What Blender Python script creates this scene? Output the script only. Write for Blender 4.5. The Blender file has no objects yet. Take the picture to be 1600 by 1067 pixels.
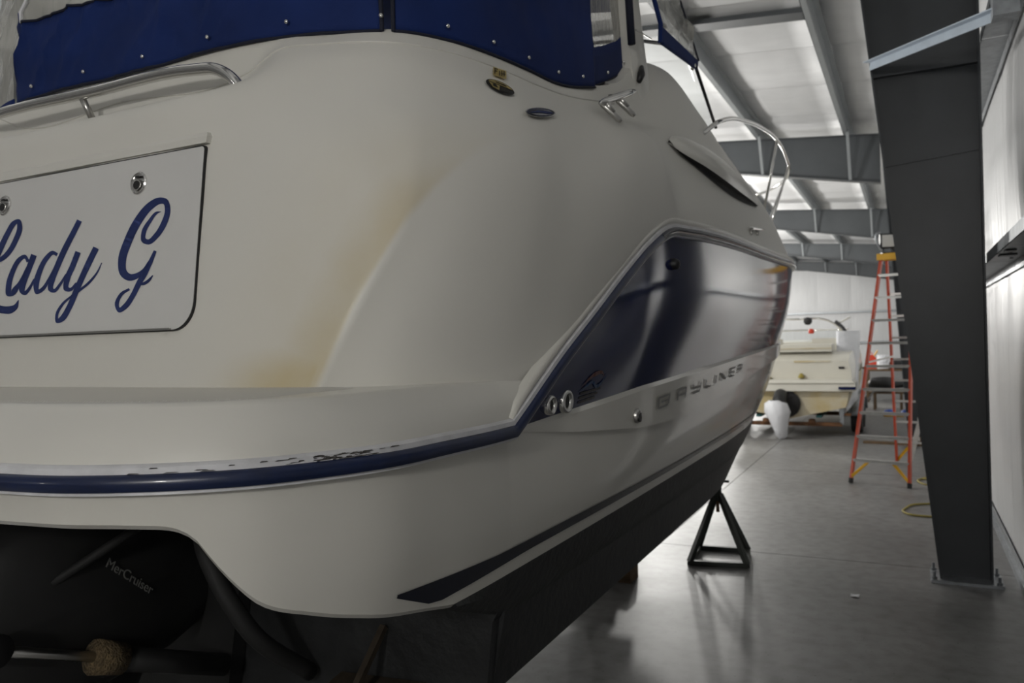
import bpy, bmesh, math, random
from mathutils import Vector, Matrix

random.seed(7)
scene = bpy.context.scene
C = scene.collection

# ------------------------------------------------------------------ camera
cam_d = bpy.data.cameras.new('camera')
cam = bpy.data.objects.new('camera', cam_d)
C.objects.link(cam)
cam_d.sensor_width = 23.5
cam_d.lens = 18.1
cam_d.clip_start = 0.05
cam_d.clip_end = 200
YAW, ROLL = math.radians(26.7), math.radians(1.5)
fw = Vector((-math.sin(YAW), math.cos(YAW), 0))
rt = Vector((math.cos(YAW), math.sin(YAW), 0))
up = Vector((0, 0, 1))
ax = rt * math.cos(ROLL) - up * math.sin(ROLL)
ay = rt * math.sin(ROLL) + up * math.cos(ROLL)
m = Matrix((ax, ay, -fw)).transposed().to_4x4()
m.translation = (0, 0, 1.95)
cam.matrix_world = m
cam_d.dof.use_dof = True
cam_d.dof.focus_distance = 1.75
cam_d.dof.aperture_fstop = 3.5
scene.camera = cam

# ------------------------------------------------------------------ world, lights, exposure
world = bpy.data.worlds.new('world')
scene.world = world
world.use_nodes = True
world.node_tree.nodes['Background'].inputs[0].default_value = (0.8, 0.88, 1.0, 1)
world.node_tree.nodes['Background'].inputs[1].default_value = 0.05
LAMP_W = 420.0
LAMP_SPOTS = [(0.0, -4.5, 0.74), (-9.0, -10.0, 0.3), (-13.6, 4.5, 0.9), (-6.6, 5.0, 1.0), (-5.4, 13.0, 0.95), (-6.2, 20.5, 1.7), (-6.4, 27.5, 1.7), (-6.6, 34.0, 1.0), (-7.0, 42.0, 0.7)] + [(-13.6, y, 0.8) for y in (12.5, 20.5, 27.5, 34.0, 42.0)]
scene.view_settings.view_transform = 'Standard'
scene.view_settings.look = 'None'
scene.view_settings.gamma = 1
scene.view_settings.use_curve_mapping = False
scene.view_settings.exposure = 0.0

# ------------------------------------------------------------------ materials
def lin(c):
    return tuple(((v / 255) / 12.92 if v / 255 <= 0.04045 else ((v / 255 + 0.055) / 1.055) ** 2.4) for v in c)

def mat(name, col, rough=0.5, metal=0.0, coat=0.0, var=0.0, vscale=6.0, bump=0.0, bscale=60.0,
        stretch=None, spec=0.5, trans=0.0, emit=0.0, col2=None, alpha=1.0, detail=4.0, rvar=0.0):
    mt = bpy.data.materials.new(name)
    mt.use_nodes = True
    nt = mt.node_tree
    b = nt.nodes['Principled BSDF']
    b.inputs['Base Color'].default_value = (*col, 1)
    b.inputs['Roughness'].default_value = rough
    b.inputs['Metallic'].default_value = metal
    b.inputs['Specular IOR Level'].default_value = spec
    b.inputs['Coat Weight'].default_value = coat
    b.inputs['Coat Roughness'].default_value = 0.06
    b.inputs['Transmission Weight'].default_value = trans
    b.inputs['Alpha'].default_value = alpha
    if emit:
        b.inputs['Emission Color'].default_value = (*col, 1)
        b.inputs['Emission Strength'].default_value = emit
    tc = nt.nodes.new('ShaderNodeTexCoord')
    mp = nt.nodes.new('ShaderNodeMapping')
    nt.links.new(tc.outputs['Object'], mp.inputs[0])
    if stretch:
        mp.inputs['Scale'].default_value = stretch
    if var:
        n = nt.nodes.new('ShaderNodeTexNoise')
        n.inputs['Scale'].default_value = vscale
        n.inputs['Detail'].default_value = detail
        nt.links.new(mp.outputs[0], n.inputs['Vector'])
        r = nt.nodes.new('ShaderNodeValToRGB')
        c2 = col2 if col2 else tuple(v * (1 - var) for v in col)
        r.color_ramp.elements[0].position = 0.35
        r.color_ramp.elements[1].position = 0.65
        r.color_ramp.elements[0].color = (*c2, 1)
        r.color_ramp.elements[1].color = (*col, 1)
        nt.links.new(n.outputs[0], r.inputs[0])
        nt.links.new(r.outputs[0], b.inputs['Base Color'])
        if rvar:
            mr = nt.nodes.new('ShaderNodeMapRange')
            mr.inputs['To Min'].default_value = rough - rvar
            mr.inputs['To Max'].default_value = rough + rvar
            nt.links.new(n.outputs[0], mr.inputs[0])
            nt.links.new(mr.outputs[0], b.inputs['Roughness'])
    if bump:
        n2 = nt.nodes.new('ShaderNodeTexNoise')
        n2.inputs['Scale'].default_value = bscale
        n2.inputs['Detail'].default_value = 3
        nt.links.new(mp.outputs[0], n2.inputs['Vector'])
        bp = nt.nodes.new('ShaderNodeBump')
        bp.inputs['Strength'].default_value = bump
        bp.inputs['Distance'].default_value = 0.02
        nt.links.new(n2.outputs[0], bp.inputs['Height'])
        nt.links.new(bp.outputs[0], b.inputs['Normal'])
    return mt

M = {}
M['gel'] = mat('gelcoat', (0.66, 0.645, 0.595), 0.34, coat=0.2, var=0.03, vscale=2)
M['gelhull'] = mat('gelcoat_hull', (0.66, 0.645, 0.59), 0.22, coat=0.6, var=0.03, vscale=2)
M['hatch'] = mat('hatch_gelcoat', (0.62, 0.615, 0.60), 0.42, var=0.03, vscale=3)
M['navy'] = mat('navy_gelcoat', (0.006, 0.012, 0.07), 0.1, coat=0.3, var=0.15, vscale=3)
M['boot'] = mat('boot_stripe_vinyl', (0.004, 0.006, 0.016), 0.25, coat=0.3)
M['bottom'] = mat('bottom_paint', (0.018, 0.019, 0.02), 0.5, var=0.45, vscale=9, bump=0.15, bscale=30)
M['dark'] = mat('dark_underside', (0.016, 0.016, 0.017), 0.6, var=0.4, vscale=8)
M['railblue'] = mat('rail_insert', (0.006, 0.015, 0.06), 0.32, coat=0.2, var=0.3, vscale=14)
M['raildark'] = mat('rail_dark_vinyl', (0.01, 0.012, 0.03), 0.35, coat=0.2)
M['railwhite'] = mat('rail_white_vinyl', (0.66, 0.66, 0.68), 0.3, var=0.15, vscale=20)
M['chrome'] = mat('stainless', (0.72, 0.71, 0.69), 0.12, metal=1.0)
M['chromedull'] = mat('dull_stainless', (0.5, 0.49, 0.47), 0.28, metal=1.0)
M['black'] = mat('black_plastic', (0.008, 0.008, 0.009), 0.45)
M['canvas'] = mat('blue_canvas', (0.006, 0.022, 0.12), 0.75, var=0.25, vscale=4, bump=0.2, bscale=400, spec=0.25)
M['canvashem'] = mat('canvas_hem', (0.004, 0.006, 0.02), 0.8)
M['letter'] = mat('blue_lettering', (0.04, 0.065, 0.23), 0.4)
M['greyletter'] = mat('grey_lettering', (0.2, 0.2, 0.19), 0.45)
M['gold'] = mat('gold_foil', (0.70, 0.57, 0.24), 0.45, var=0.25, vscale=80)
M['orangeink'] = mat('orange_ink', (0.09, 0.022, 0.012), 0.4)
M['cyanink'] = mat('cyan_ink', (0.008, 0.04, 0.11), 0.4)
M['brownink'] = mat('brown_ink', (0.045, 0.042, 0.036), 0.5)
M['steel'] = mat('dark_grey_primer', (0.042, 0.047, 0.053), 0.42, var=0.15, vscale=3, bump=0.05, bscale=120)
M['rafter'] = mat('grey_primer', (0.085, 0.093, 0.10), 0.5, var=0.12, vscale=2)
M['galv'] = mat('galvanised_steel', (0.36, 0.38, 0.4), 0.42, metal=0.65, var=0.25, vscale=14)
M['galvblue'] = mat('pale_blue_galvanised', (0.55, 0.63, 0.72), 0.38, metal=0.2, var=0.1, vscale=10)
M['purlin'] = mat('light_grey_purlin', (0.32, 0.34, 0.35), 0.5, var=0.1, vscale=3)
M['orange'] = mat('orange_fibreglass', (0.55, 0.075, 0.03), 0.42, var=0.12, vscale=6)
M['alu'] = mat('aluminium', (0.62, 0.62, 0.6), 0.35, metal=0.7, var=0.12, vscale=12)
M['yellow'] = mat('yellow_plastic', (0.78, 0.42, 0.01), 0.42, var=0.1, vscale=8)
M['rubber'] = mat('black_rubber', (0.012, 0.012, 0.012), 0.7)
M['wood'] = mat('weathered_wood', (0.16, 0.10, 0.05), 0.75, var=0.5, vscale=8, stretch=(1, 8, 8), bump=0.3, bscale=30)
M['cream'] = mat('cream_gelcoat', (0.68, 0.66, 0.58), 0.3, coat=0.3, var=0.05, vscale=2)
M['stain'] = mat('stained_hull', (0.55, 0.44, 0.22), 0.4, var=0.5, vscale=3, col2=(0.62, 0.57, 0.44))
M['bag'] = mat('white_plastic_bag', (0.78, 0.79, 0.82), 0.4, bump=0.6, bscale=12)
M['glass'] = mat('dark_glass', (0.01, 0.011, 0.012), 0.08, coat=0.5)
M['teal'] = mat('teal_paint', (0.01, 0.09, 0.09), 0.5)
M['red'] = mat('red_plastic', (0.6, 0.05, 0.02), 0.45)
M['blue'] = mat('blue_plastic', (0.03, 0.09, 0.45), 0.45)
M['rust'] = mat('rusty_metal', (0.16, 0.07, 0.025), 0.7, var=0.6, vscale=10)
M['hose'] = mat('yellow_hose', (0.36, 0.29, 0.06), 0.6)
M['lampwhite'] = mat('lamp_housing', (0.6, 0.6, 0.58), 0.4)
M['lampglow'] = mat('lamp_lens', (1.0, 0.95, 0.86), 0.4, emit=14.0)
M['greycloth'] = mat('grey_gear_housing', (0.014, 0.014, 0.014), 0.5, var=0.4, vscale=6)
M['tab'] = mat('brown_tab', (0.05, 0.037, 0.024), 0.6, var=0.4, vscale=20)
M['scuff'] = mat('scuffed_vinyl', (0.16, 0.15, 0.14), 0.7, var=0.6, vscale=90)
M['rope'] = mat('frayed_rope', (0.17, 0.12, 0.06), 0.9, var=0.5, vscale=60, bump=0.8, bscale=120)
M['green'] = mat('olive_stand_paint', (0.035, 0.042, 0.035), 0.5, var=0.3, vscale=8)

def vinyl_mat():
    mt = bpy.data.materials.new('clear_vinyl'); mt.use_nodes = True
    nt = mt.node_tree; nt.nodes.clear()
    o = nt.nodes.new('ShaderNodeOutputMaterial')
    mx = nt.nodes.new('ShaderNodeMixShader')
    tr = nt.nodes.new('ShaderNodeBsdfTransparent'); tr.inputs[0].default_value = (0.8, 0.8, 0.78, 1)
    p = nt.nodes.new('ShaderNodeBsdfPrincipled')
    p.inputs['Base Color'].default_value = (0.5, 0.49, 0.45, 1)
    p.inputs['Roughness'].default_value = 0.2
    p.inputs['Coat Weight'].default_value = 0.6
    tc = nt.nodes.new('ShaderNodeTexCoord')
    mp = nt.nodes.new('ShaderNodeMapping'); mp.inputs['Scale'].default_value = (3, 3, 0.8)
    n = nt.nodes.new('ShaderNodeTexNoise'); n.inputs['Scale'].default_value = 4; n.inputs['Detail'].default_value = 3
    bp = nt.nodes.new('ShaderNodeBump'); bp.inputs['Strength'].default_value = 0.8; bp.inputs['Distance'].default_value = 0.03
    nt.links.new(tc.outputs['Object'], mp.inputs[0]); nt.links.new(mp.outputs[0], n.inputs['Vector'])
    nt.links.new(n.outputs[0], bp.inputs['Height']); nt.links.new(bp.outputs[0], p.inputs['Normal'])
    mx.inputs[0].default_value = 0.6
    nt.links.new(tr.outputs[0], mx.inputs[1]); nt.links.new(p.outputs[0], mx.inputs[2])
    nt.links.new(mx.outputs[0], o.inputs[0])
    return mt
M['vinyl'] = vinyl_mat()

def glass_mat():
    mt = bpy.data.materials.new('clear_windshield'); mt.use_nodes = True
    nt = mt.node_tree; nt.nodes.clear()
    o = nt.nodes.new('ShaderNodeOutputMaterial')
    mx = nt.nodes.new('ShaderNodeMixShader'); mx.inputs[0].default_value = 0.07
    tr = nt.nodes.new('ShaderNodeBsdfTransparent'); tr.inputs[0].default_value = (0.93, 0.95, 0.95, 1)
    g = nt.nodes.new('ShaderNodeBsdfGlossy'); g.inputs['Roughness'].default_value = 0.03
    nt.links.new(tr.outputs[0], mx.inputs[1]); nt.links.new(g.outputs[0], mx.inputs[2])
    nt.links.new(mx.outputs[0], o.inputs[0])
    return mt
M['clear'] = glass_mat()

def deck_mat():
    """gelcoat with two blotchy yellowed stains on the transom beside the quarter crease"""
    mt = mat('stained_gelcoat', (0.66, 0.645, 0.595), 0.42, coat=0.0)
    nt = mt.node_tree; b = nt.nodes['Principled BSDF']
    geo = nt.nodes.new('ShaderNodeNewGeometry')
    def math_(op, a, b=None):
        nd = nt.nodes.new('ShaderNodeMath'); nd.operation = op
        for k_, v_ in enumerate((a, b)):
            if v_ is None: continue
            if isinstance(v_, (int, float)): nd.inputs[k_].default_value = v_
            else: nt.links.new(v_, nd.inputs[k_])
        return nd.outputs[0]
    def ramp(v, a, b):
        mr = nt.nodes.new('ShaderNodeMapRange'); mr.interpolation_type = 'SMOOTHSTEP'
        mr.inputs['From Min'].default_value = a; mr.inputs['From Max'].default_value = b
        nt.links.new(v, mr.inputs[0]); return mr.outputs[0]
    sx_ = nt.nodes.new('ShaderNodeSeparateXYZ'); nt.links.new(geo.outputs['Position'], sx_.inputs[0])
    X_, Z_ = sx_.outputs['X'], sx_.outputs['Z']
    # distance inboard of the slanting quarter crease
    cr = math_('SUBTRACT', math_('ADD', math_('MULTIPLY', math_('SUBTRACT', Z_, 1.845), 0.43), -1.30), X_)
    side = math_('MULTIPLY', ramp(cr, -0.012, 0.012), ramp(cr, 0.24, 0.0))
    side = math_('MULTIPLY', side, math_('MULTIPLY', ramp(Z_, 2.55, 2.25), 0.75))
    low = math_('MULTIPLY', math_('MULTIPLY', ramp(cr, -0.012, 0.03), ramp(cr, 0.42, 0.05)), math_('MULTIPLY', ramp(Z_, 2.0, 1.87), 1.0))
    wide = math_('MULTIPLY', math_('MULTIPLY', ramp(cr, -0.012, 0.02), ramp(cr, 0.5, 0.1)), math_('MULTIPLY', ramp(Z_, 2.62, 2.4), 0.22))
    last = math_('MAXIMUM', math_('MAXIMUM', side, low), wide)
    n = nt.nodes.new('ShaderNodeTexNoise'); n.inputs['Scale'].default_value = 7; n.inputs['Detail'].default_value = 5
    nt.links.new(geo.outputs['Position'], n.inputs['Vector'])
    nf = nt.nodes.new('ShaderNodeMath'); nf.operation = 'ADD'; nf.inputs[1].default_value = 0.35
    nt.links.new(n.outputs[0], nf.inputs[0])
    mu = nt.nodes.new('ShaderNodeMath'); mu.operation = 'MULTIPLY'
    nt.links.new(last, mu.inputs[0]); nt.links.new(nf.outputs[0], mu.inputs[1])
    mix = nt.nodes.new('ShaderNodeMix'); mix.data_type = 'RGBA'
    mix.inputs['A'].default_value = (0.66, 0.645, 0.595, 1)
    mix.inputs['B'].default_value = (0.54, 0.46, 0.28, 1)
    nt.links.new(mu.outputs[0], mix.inputs['Factor'])
    nt.links.new(mix.outputs['Result'], b.inputs['Base Color'])
    return mt
M['deck'] = deck_mat()

def nonskid_mat():
    mt = mat('nonskid_gelcoat', (0.66, 0.645, 0.59), 0.35, coat=0.2)
    nt = mt.node_tree; b = nt.nodes['Principled BSDF']
    geo = nt.nodes.new('ShaderNodeNewGeometry')
    bp = nt.nodes.new('ShaderNodeBump'); bp.inputs['Strength'].default_value = 0.15; bp.inputs['Distance'].default_value = 0.002
    w = nt.nodes.new('ShaderNodeTexWave'); w.bands_direction = 'X'; w.inputs['Scale'].default_value = 36
    w2 = nt.nodes.new('ShaderNodeTexWave'); w2.bands_direction = 'Y'; w2.inputs['Scale'].default_value = 22
    ad = nt.nodes.new('ShaderNodeMath'); ad.operation = 'ADD'
    nt.links.new(geo.outputs['Position'], w.inputs['Vector']); nt.links.new(geo.outputs['Position'], w2.inputs['Vector'])
    nt.links.new(w.outputs['Fac'], ad.inputs[0]); ad.inputs[1].default_value = 0.0
    nt.links.new(ad.outputs[0], bp.inputs['Height']); nt.links.new(bp.outputs[0], b.inputs['Normal'])
    return mt
M['nonskid'] = nonskid_mat()

def floor_mat():
    mt = mat('polished_concrete', (0.25, 0.248, 0.243), 0.42, var=0.3, vscale=0.7, rvar=0.1, spec=0.4)
    nt = mt.node_tree; b = nt.nodes['Principled BSDF']
    src = b.inputs['Base Color'].links[0].from_socket
    tc = nt.nodes.new('ShaderNodeTexCoord')
    n = nt.nodes.new('ShaderNodeTexNoise'); n.inputs['Scale'].default_value = 9; n.inputs['Detail'].default_value = 8
    nt.links.new(tc.outputs['Object'], n.inputs['Vector'])
    r = nt.nodes.new('ShaderNodeValToRGB')
    r.color_ramp.elements[0].position = 0.3; r.color_ramp.elements[0].color = (0.72, 0.71, 0.7, 1)
    r.color_ramp.elements[1].position = 0.6; r.color_ramp.elements[1].color = (1, 1, 1, 1)
    nt.links.new(n.outputs[0], r.inputs[0])
    v = nt.nodes.new('ShaderNodeTexNoise'); v.inputs['Scale'].default_value = 55; v.inputs['Detail'].default_value = 1
    nt.links.new(tc.outputs['Object'], v.inputs['Vector'])
    r2 = nt.nodes.new('ShaderNodeValToRGB')
    r2.color_ramp.elements[0].position = 0.24; r2.color_ramp.elements[0].color = (0.35, 0.34, 0.33, 1)
    r2.color_ramp.elements[1].position = 0.3; r2.color_ramp.elements[1].color = (1, 1, 1, 1)
    nt.links.new(v.outputs[0], r2.inputs[0])
    mx = nt.nodes.new('ShaderNodeMix'); mx.data_type = 'RGBA'; mx.blend_type = 'MULTIPLY'; mx.inputs['Factor'].default_value = 1
    nt.links.new(src, mx.inputs['A']); nt.links.new(r.outputs[0], mx.inputs['B'])
    mx2 = nt.nodes.new('ShaderNodeMix'); mx2.data_type = 'RGBA'; mx2.blend_type = 'MULTIPLY'; mx2.inputs['Factor'].default_value = 1
    nt.links.new(mx.outputs['Result'], mx2.inputs['A']); nt.links.new(r2.outputs[0], mx2.inputs['B'])
    nt.links.new(mx2.outputs['Result'], b.inputs['Base Color'])
    return mt
M['floor'] = floor_mat()
M['joint'] = mat('floor_joint', (0.06, 0.06, 0.058), 0.8)

def insul_mat(name, stretch, bump, rough=0.36):
    return mat(name, (0.74, 0.745, 0.75), rough, var=0.06, vscale=3, bump=bump, bscale=3.0, stretch=stretch)
M['wallins'] = insul_mat('white_vinyl_wall', (1, 3.5, 0.25), 0.9)
M['farins'] = insul_mat('white_vinyl_far_wall', (3.5, 1, 0.25), 0.5)
M['ceilins'] = insul_mat('white_vinyl_ceiling', (0.6, 1.2, 1), 0.5, 0.65)

# ------------------------------------------------------------------ helpers
def origin_of(o):
    v = Vector((0, 0, 0))
    while o is not None:
        v += o.location
        o = o.parent
    return v

def tag(o, label=None, cat=None, group=None, kind=None):
    if label: o['label'] = label
    if cat: o['category'] = cat
    if group: o['group'] = group
    if kind: o['kind'] = kind
    return o

def thing(name, loc, label, cat, group=None):
    o = bpy.data.objects.new(name, None)
    C.objects.link(o)
    o.location = loc
    o.empty_display_size = 0.2
    return tag(o, label, cat, group)

class MB:
    def __init__(s):
        s.v = []; s.f = []; s.mi = []
    def add(s, vs, fs, mi=0):
        k = len(s.v)
        s.v += [tuple(p) for p in vs]
        s.f += [tuple(i + k for i in f) for f in fs]
        s.mi += [mi] * len(fs)
        return s
    def box(s, a, b, mi=0):
        x0, y0, z0 = a; x1, y1, z1 = b
        if x0 > x1: x0, x1 = x1, x0
        if y0 > y1: y0, y1 = y1, y0
        if z0 > z1: z0, z1 = z1, z0
        vs = [(x0, y0, z0), (x1, y0, z0), (x1, y1, z0), (x0, y1, z0), (x0, y0, z1), (x1, y0, z1), (x1, y1, z1), (x0, y1, z1)]
        return s.add(vs, [(3, 2, 1, 0), (4, 5, 6, 7), (0, 1, 5, 4), (1, 2, 6, 5), (2, 3, 7, 6), (3, 0, 4, 7)], mi)
    def bar(s, p, q, w, h, upv=(0, 0, 1), mi=0):
        """rectangular bar from p to q, w across, h along upv"""
        p = Vector(p); q = Vector(q); d = (q - p).normalized(); u = Vector(upv)
        a = d.cross(u)
        if a.length < 1e-4: a = d.cross(Vector((1, 0, 0)))
        a.normalize(); u = a.cross(d).normalized()
        vs = []
        for c in (p, q):
            for i, j in ((-1, -1), (1, -1), (1, 1), (-1, 1)):
                vs.append(c + a * (i * w / 2) + u * (j * h / 2))
        return s.add(vs, [(3, 2, 1, 0), (4, 5, 6, 7), (0, 1, 5, 4), (1, 2, 6, 5), (2, 3, 7, 6), (3, 0, 4, 7)], mi)
    def prism(s, poly, d, mi=0):
        """poly: 3D polygon, extruded by vector d"""
        n = len(poly); d = Vector(d)
        vs = [Vector(p) for p in poly] + [Vector(p) + d for p in poly]
        fs = [tuple(range(n - 1, -1, -1)), tuple(range(n, 2 * n))] + [(i, (i + 1) % n, n + (i + 1) % n, n + i) for i in range(n)]
        return s.add(vs, fs, mi)
    def tube(s, pts, r, n=10, mi=0, cap=True):
        pts = [Vector(p) for p in pts]
        rs = r if isinstance(r, (list, tuple)) else [r] * len(pts)
        prev = None; rings = []
        for i, p in enumerate(pts):
            a = pts[max(0, i - 1)]; b = pts[min(len(pts) - 1, i + 1)]
            t = (b - a).normalized()
            if prev is None:
                u = t.cross(Vector((0, 0, 1)))
                if u.length < 0.05: u = t.cross(Vector((1, 0, 0)))
            else:
                u = prev - t * prev.dot(t)
            u.normalize(); prev = u; w = t.cross(u)
            rings.append([p + (u * math.cos(2 * math.pi * k / n) + w * math.sin(2 * math.pi * k / n)) * rs[i] for k in range(n)])
        vs = [p for r_ in rings for p in r_]; fs = []
        for i in range(len(rings) - 1):
            for k in range(n):
                fs.append((i * n + k, i * n + (k + 1) % n, (i + 1) * n + (k + 1) % n, (i + 1) * n + k))
        if cap:
            fs.append(tuple(range(n - 1, -1, -1))); fs.append(tuple((len(rings) - 1) * n + k for k in range(n)))
        return s.add(vs, fs, mi)
    def lathe(s, c, axis, prof, n=24, mi=0):
        """prof: (radius, offset along axis); closed with caps"""
        c = Vector(c); t = Vector(axis).normalized()
        u = t.cross(Vector((0, 0, 1)))
        if u.length < 0.05: u = t.cross(Vector((1, 0, 0)))
        u.normalize(); w = t.cross(u)
        vs = []; fs = []
        for r, h in prof:
            for k in range(n):
                a = 2 * math.pi * k / n
                vs.append(c + t * h + (u * math.cos(a) + w * math.sin(a)) * r)
        for i in range(len(prof) - 1):
            for k in range(n):
                fs.append((i * n + k, i * n + (k + 1) % n, (i + 1) * n + (k + 1) % n, (i + 1) * n + k))
        fs.append(tuple(range(n - 1, -1, -1))); fs.append(tuple((len(prof) - 1) * n + k for k in range(n)))
        return s.add(vs, fs, mi)
    def grid(s, g, mi=0, flip=False):
        nr, nc = len(g), len(g[0])
        fs = []
        for i in range(nr - 1):
            for j in range(nc - 1):
                q = (i * nc + j, i * nc + j + 1, (i + 1) * nc + j + 1, (i + 1) * nc + j)
                fs.append(q[::-1] if flip else q)
        return s.add([p for r in g for p in r], fs, mi)
    def build(s, name, mats, parent=None, smooth=False, angle=None, label=None, mirror_x=None, twin_x=None):
        if twin_x is not None:
            q = MB(); q.v = [(2 * twin_x - p[0], p[1], p[2]) for p in s.v]; q.f = [tuple(reversed(f)) for f in s.f]; q.mi = list(s.mi)
            q.build(name, mats, parent, smooth, angle, label)
        if not isinstance(mats, (list, tuple)): mats = [mats]
        off = origin_of(parent) if parent else Vector((0, 0, 0))
        me = bpy.data.meshes.new(name)
        vs = [(p[0] - off.x, p[1] - off.y, p[2] - off.z) for p in s.v]
        fs = list(s.f); mi = list(s.mi)
        if mirror_x is not None:
            k = len(vs); xm = mirror_x - off.x
            vs += [(2 * xm - p[0], p[1], p[2]) for p in vs]
            fs += [tuple(i + k for i in reversed(f)) for f in s.f]; mi += s.mi
        me.from_pydata(vs, [], fs)
        for mt in mats: me.materials.append(mt)
        if len(mats) > 1:
            me.polygons.foreach_set('material_index', mi)
        if smooth:
            me.polygons.foreach_set('use_smooth', [True] * len(fs))
            if angle is not None:
                me.set_sharp_from_angle(angle=math.radians(angle))
        me.update()
        o = bpy.data.objects.new(name, me)
        C.objects.link(o)
        if parent: o.parent = parent
        if label: o['label'] = label
        return o

def interp(x, xs, ys):
    if x <= xs[0]: return ys[0]
    for i in range(len(xs) - 1):
        if x <= xs[i + 1]:
            t = (x - xs[i]) / (xs[i + 1] - xs[i]); return ys[i] + t * (ys[i + 1] - ys[i])
    return ys[-1]

def hermite_line(pts, per, crease=None):
    """chord-length Catmull-Rom through pts; crease = {index: weight} for one-sided tangents"""
    P = [Vector(p) for p in pts]; n = len(P)
    L = [max(1e-5, (P[i + 1] - P[i]).length) for i in range(n - 1)]
    tl = []; tr = []
    for i in range(n):
        if i == 0: t = (P[1] - P[0]) / L[0]; tl.append(t); tr.append(t)
        elif i == n - 1: t = (P[-1] - P[-2]) / L[-1]; tl.append(t); tr.append(t)
        else:
            a = (P[i] - P[i - 1]) / L[i - 1]; b = (P[i + 1] - P[i]) / L[i]
            t = (a * L[i] + b * L[i - 1]) / (L[i] + L[i - 1])
            w = crease.get(i, 0) if crease else 0
            tl.append(t.lerp(a, w)); tr.append(t.lerp(b, w))
    out = []
    for i in range(n - 1):
        k = per if isinstance(per, int) else per[i]
        for j in range(k):
            t = j / k; t2 = t * t; t3 = t2 * t
            out.append(P[i] * (2 * t3 - 3 * t2 + 1) + tr[i] * (L[i] * (t3 - 2 * t2 + t)) + P[i + 1] * (-2 * t3 + 3 * t2) + tl[i + 1] * (L[i] * (t3 - t2)))
    out.append(P[-1])
    return out

def disc(c, ax_u, ax_v, ru, rv, n=28):
    c = Vector(c); u = Vector(ax_u); v = Vector(ax_v)
    return [c + u * (ru * math.cos(2 * math.pi * k / n)) + v * (rv * math.sin(2 * math.pi * k / n)) for k in range(n)]

def copy_thing(o, loc, label=None, rotz=None):
    r = o.copy(); C.objects.link(r); r.location = loc
    if rotz is not None: r.rotation_euler = (0, 0, rotz)
    if label: r['label'] = label
    for ch in list(o.children):
        c = ch.copy(); C.objects.link(c); c.parent = r
        for g in list(ch.children):
            d = g.copy(); C.objects.link(d); d.parent = c
    return r

# ------------------------------------------------------------------ the building
WX = 0.74           # inner face of the right wall
X_END = -20.6       # left wall
Y0, Y1 = -25.0, 48.0
RIDGE = -9.93
def z_rt(x):        # top of rafters
    xx = x if x > RIDGE else 2 * RIDGE - x
    return 5.54 - 0.085 * xx
def z_ceil(x): return z_rt(x) + 0.20

floor = tag(MB().box((X_END, Y0, -0.2), (WX + 0.1, Y1, -0.012)).build('floor', M['joint']), kind='structure',
            label='polished grey concrete slab floor with saw-cut joints')
xs = [WX + 0.05, -2.15, -6.72, -11.29, -15.86, X_END]
ys = [Y0, -20.12, -15.55, -10.98, -6.41, -1.84, 2.73, 7.30, 11.87, 16.44, 21.01, 25.58, 30.15, 34.72, 39.29, 43.86, Y1]
for i in range(len(xs) - 1):
    for j in range(len(ys) - 1):
        MB().box((xs[i + 1] + 0.005, ys[j] + 0.005, -0.15), (xs[i] - 0.005, ys[j + 1] - 0.005, 0.0)).build('slab', M['floor'], floor)

def panel_wall(name, label, mt, origin, du, length, width, h0, top, nrm, girts):
    """wall backing with draped insulation panels as children; du along the wall, nrm into the room"""
    o = Vector(origin); du = Vector(du); nrm = Vector(nrm)
    back = MB()
    q = [o - nrm * 0.02, o + du * length - nrm * 0.02]
    pts = [q[0], q[1], q[1] + Vector((0, 0, top(length))), q[0] + Vector((0, 0, top(0)))]
    back.prism(pts, -nrm * 0.1)
    w = tag(back.build(name, mt), label=label, kind='structure')
    n = int(round(length / width)); wd = length / n
    for k in range(n):
        a, b = k * wd + 0.004, (k + 1) * wd - 0.004
        g = []
        R, Cn = 14, 6
        for r in range(R + 1):
            row = []
            for c in range(Cn + 1):
                s = a + (b - a) * c / Cn
                zt = top(s) - 0.01
                z = h0 + (zt - h0) * r / R
                lo = max([q_ for q_ in girts if q_ <= z] + [h0]); hi = min([q_ for q_ in girts if q_ > z] + [zt])
                t = (z - lo) / max(0.01, hi - lo)
                bulge = 0.03 * math.sin(math.pi * t) * math.sin(math.pi * c / Cn) ** 0.5 if 0 < c < Cn else 0.0
                row.append(o + du * s + Vector((0, 0, z)) + nrm * (bulge - 0.018))
            g.append(row)
        mb = MB().grid(g, flip=(du.cross(Vector((0, 0, 1))).dot(nrm) < 0))
        mb.build('insulation_panel', mt, w, smooth=True)
    return w

GZ = (2.46, 4.17)
wall_r = panel_wall('wall_right', 'white vinyl insulation wall with steel girts beside the boats', M['wallins'],
                    (WX, Y0, 0), (0, 1, 0), Y1 - Y0, 1.83, 0.1, lambda s: z_ceil(WX), (-1, 0, 0), GZ)
wall_f = panel_wall('wall_far', 'white vinyl insulation end wall at the far end', M['farins'],
                    (WX, Y1, 0), (-1, 0, 0), WX - X_END, 1.83, 0.1, lambda s: z_ceil(WX - s), (0, -1, 0), (1.35, 3.05))
wall_l = tag(MB().box((X_END - 0.1, Y0, 0), (X_END, Y1, z_ceil(X_END))).build('wall_left', M['wallins']), kind='structure')
wall_b = tag(MB().prism([(WX, Y0, 0), (X_END, Y0, 0), (X_END, Y0, z_ceil(X_END)), (RIDGE, Y0, z_ceil(RIDGE)), (WX, Y0, z_ceil(WX))], (0, -0.1, 0)).build('wall_back', M['farins']), kind='structure')

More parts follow.
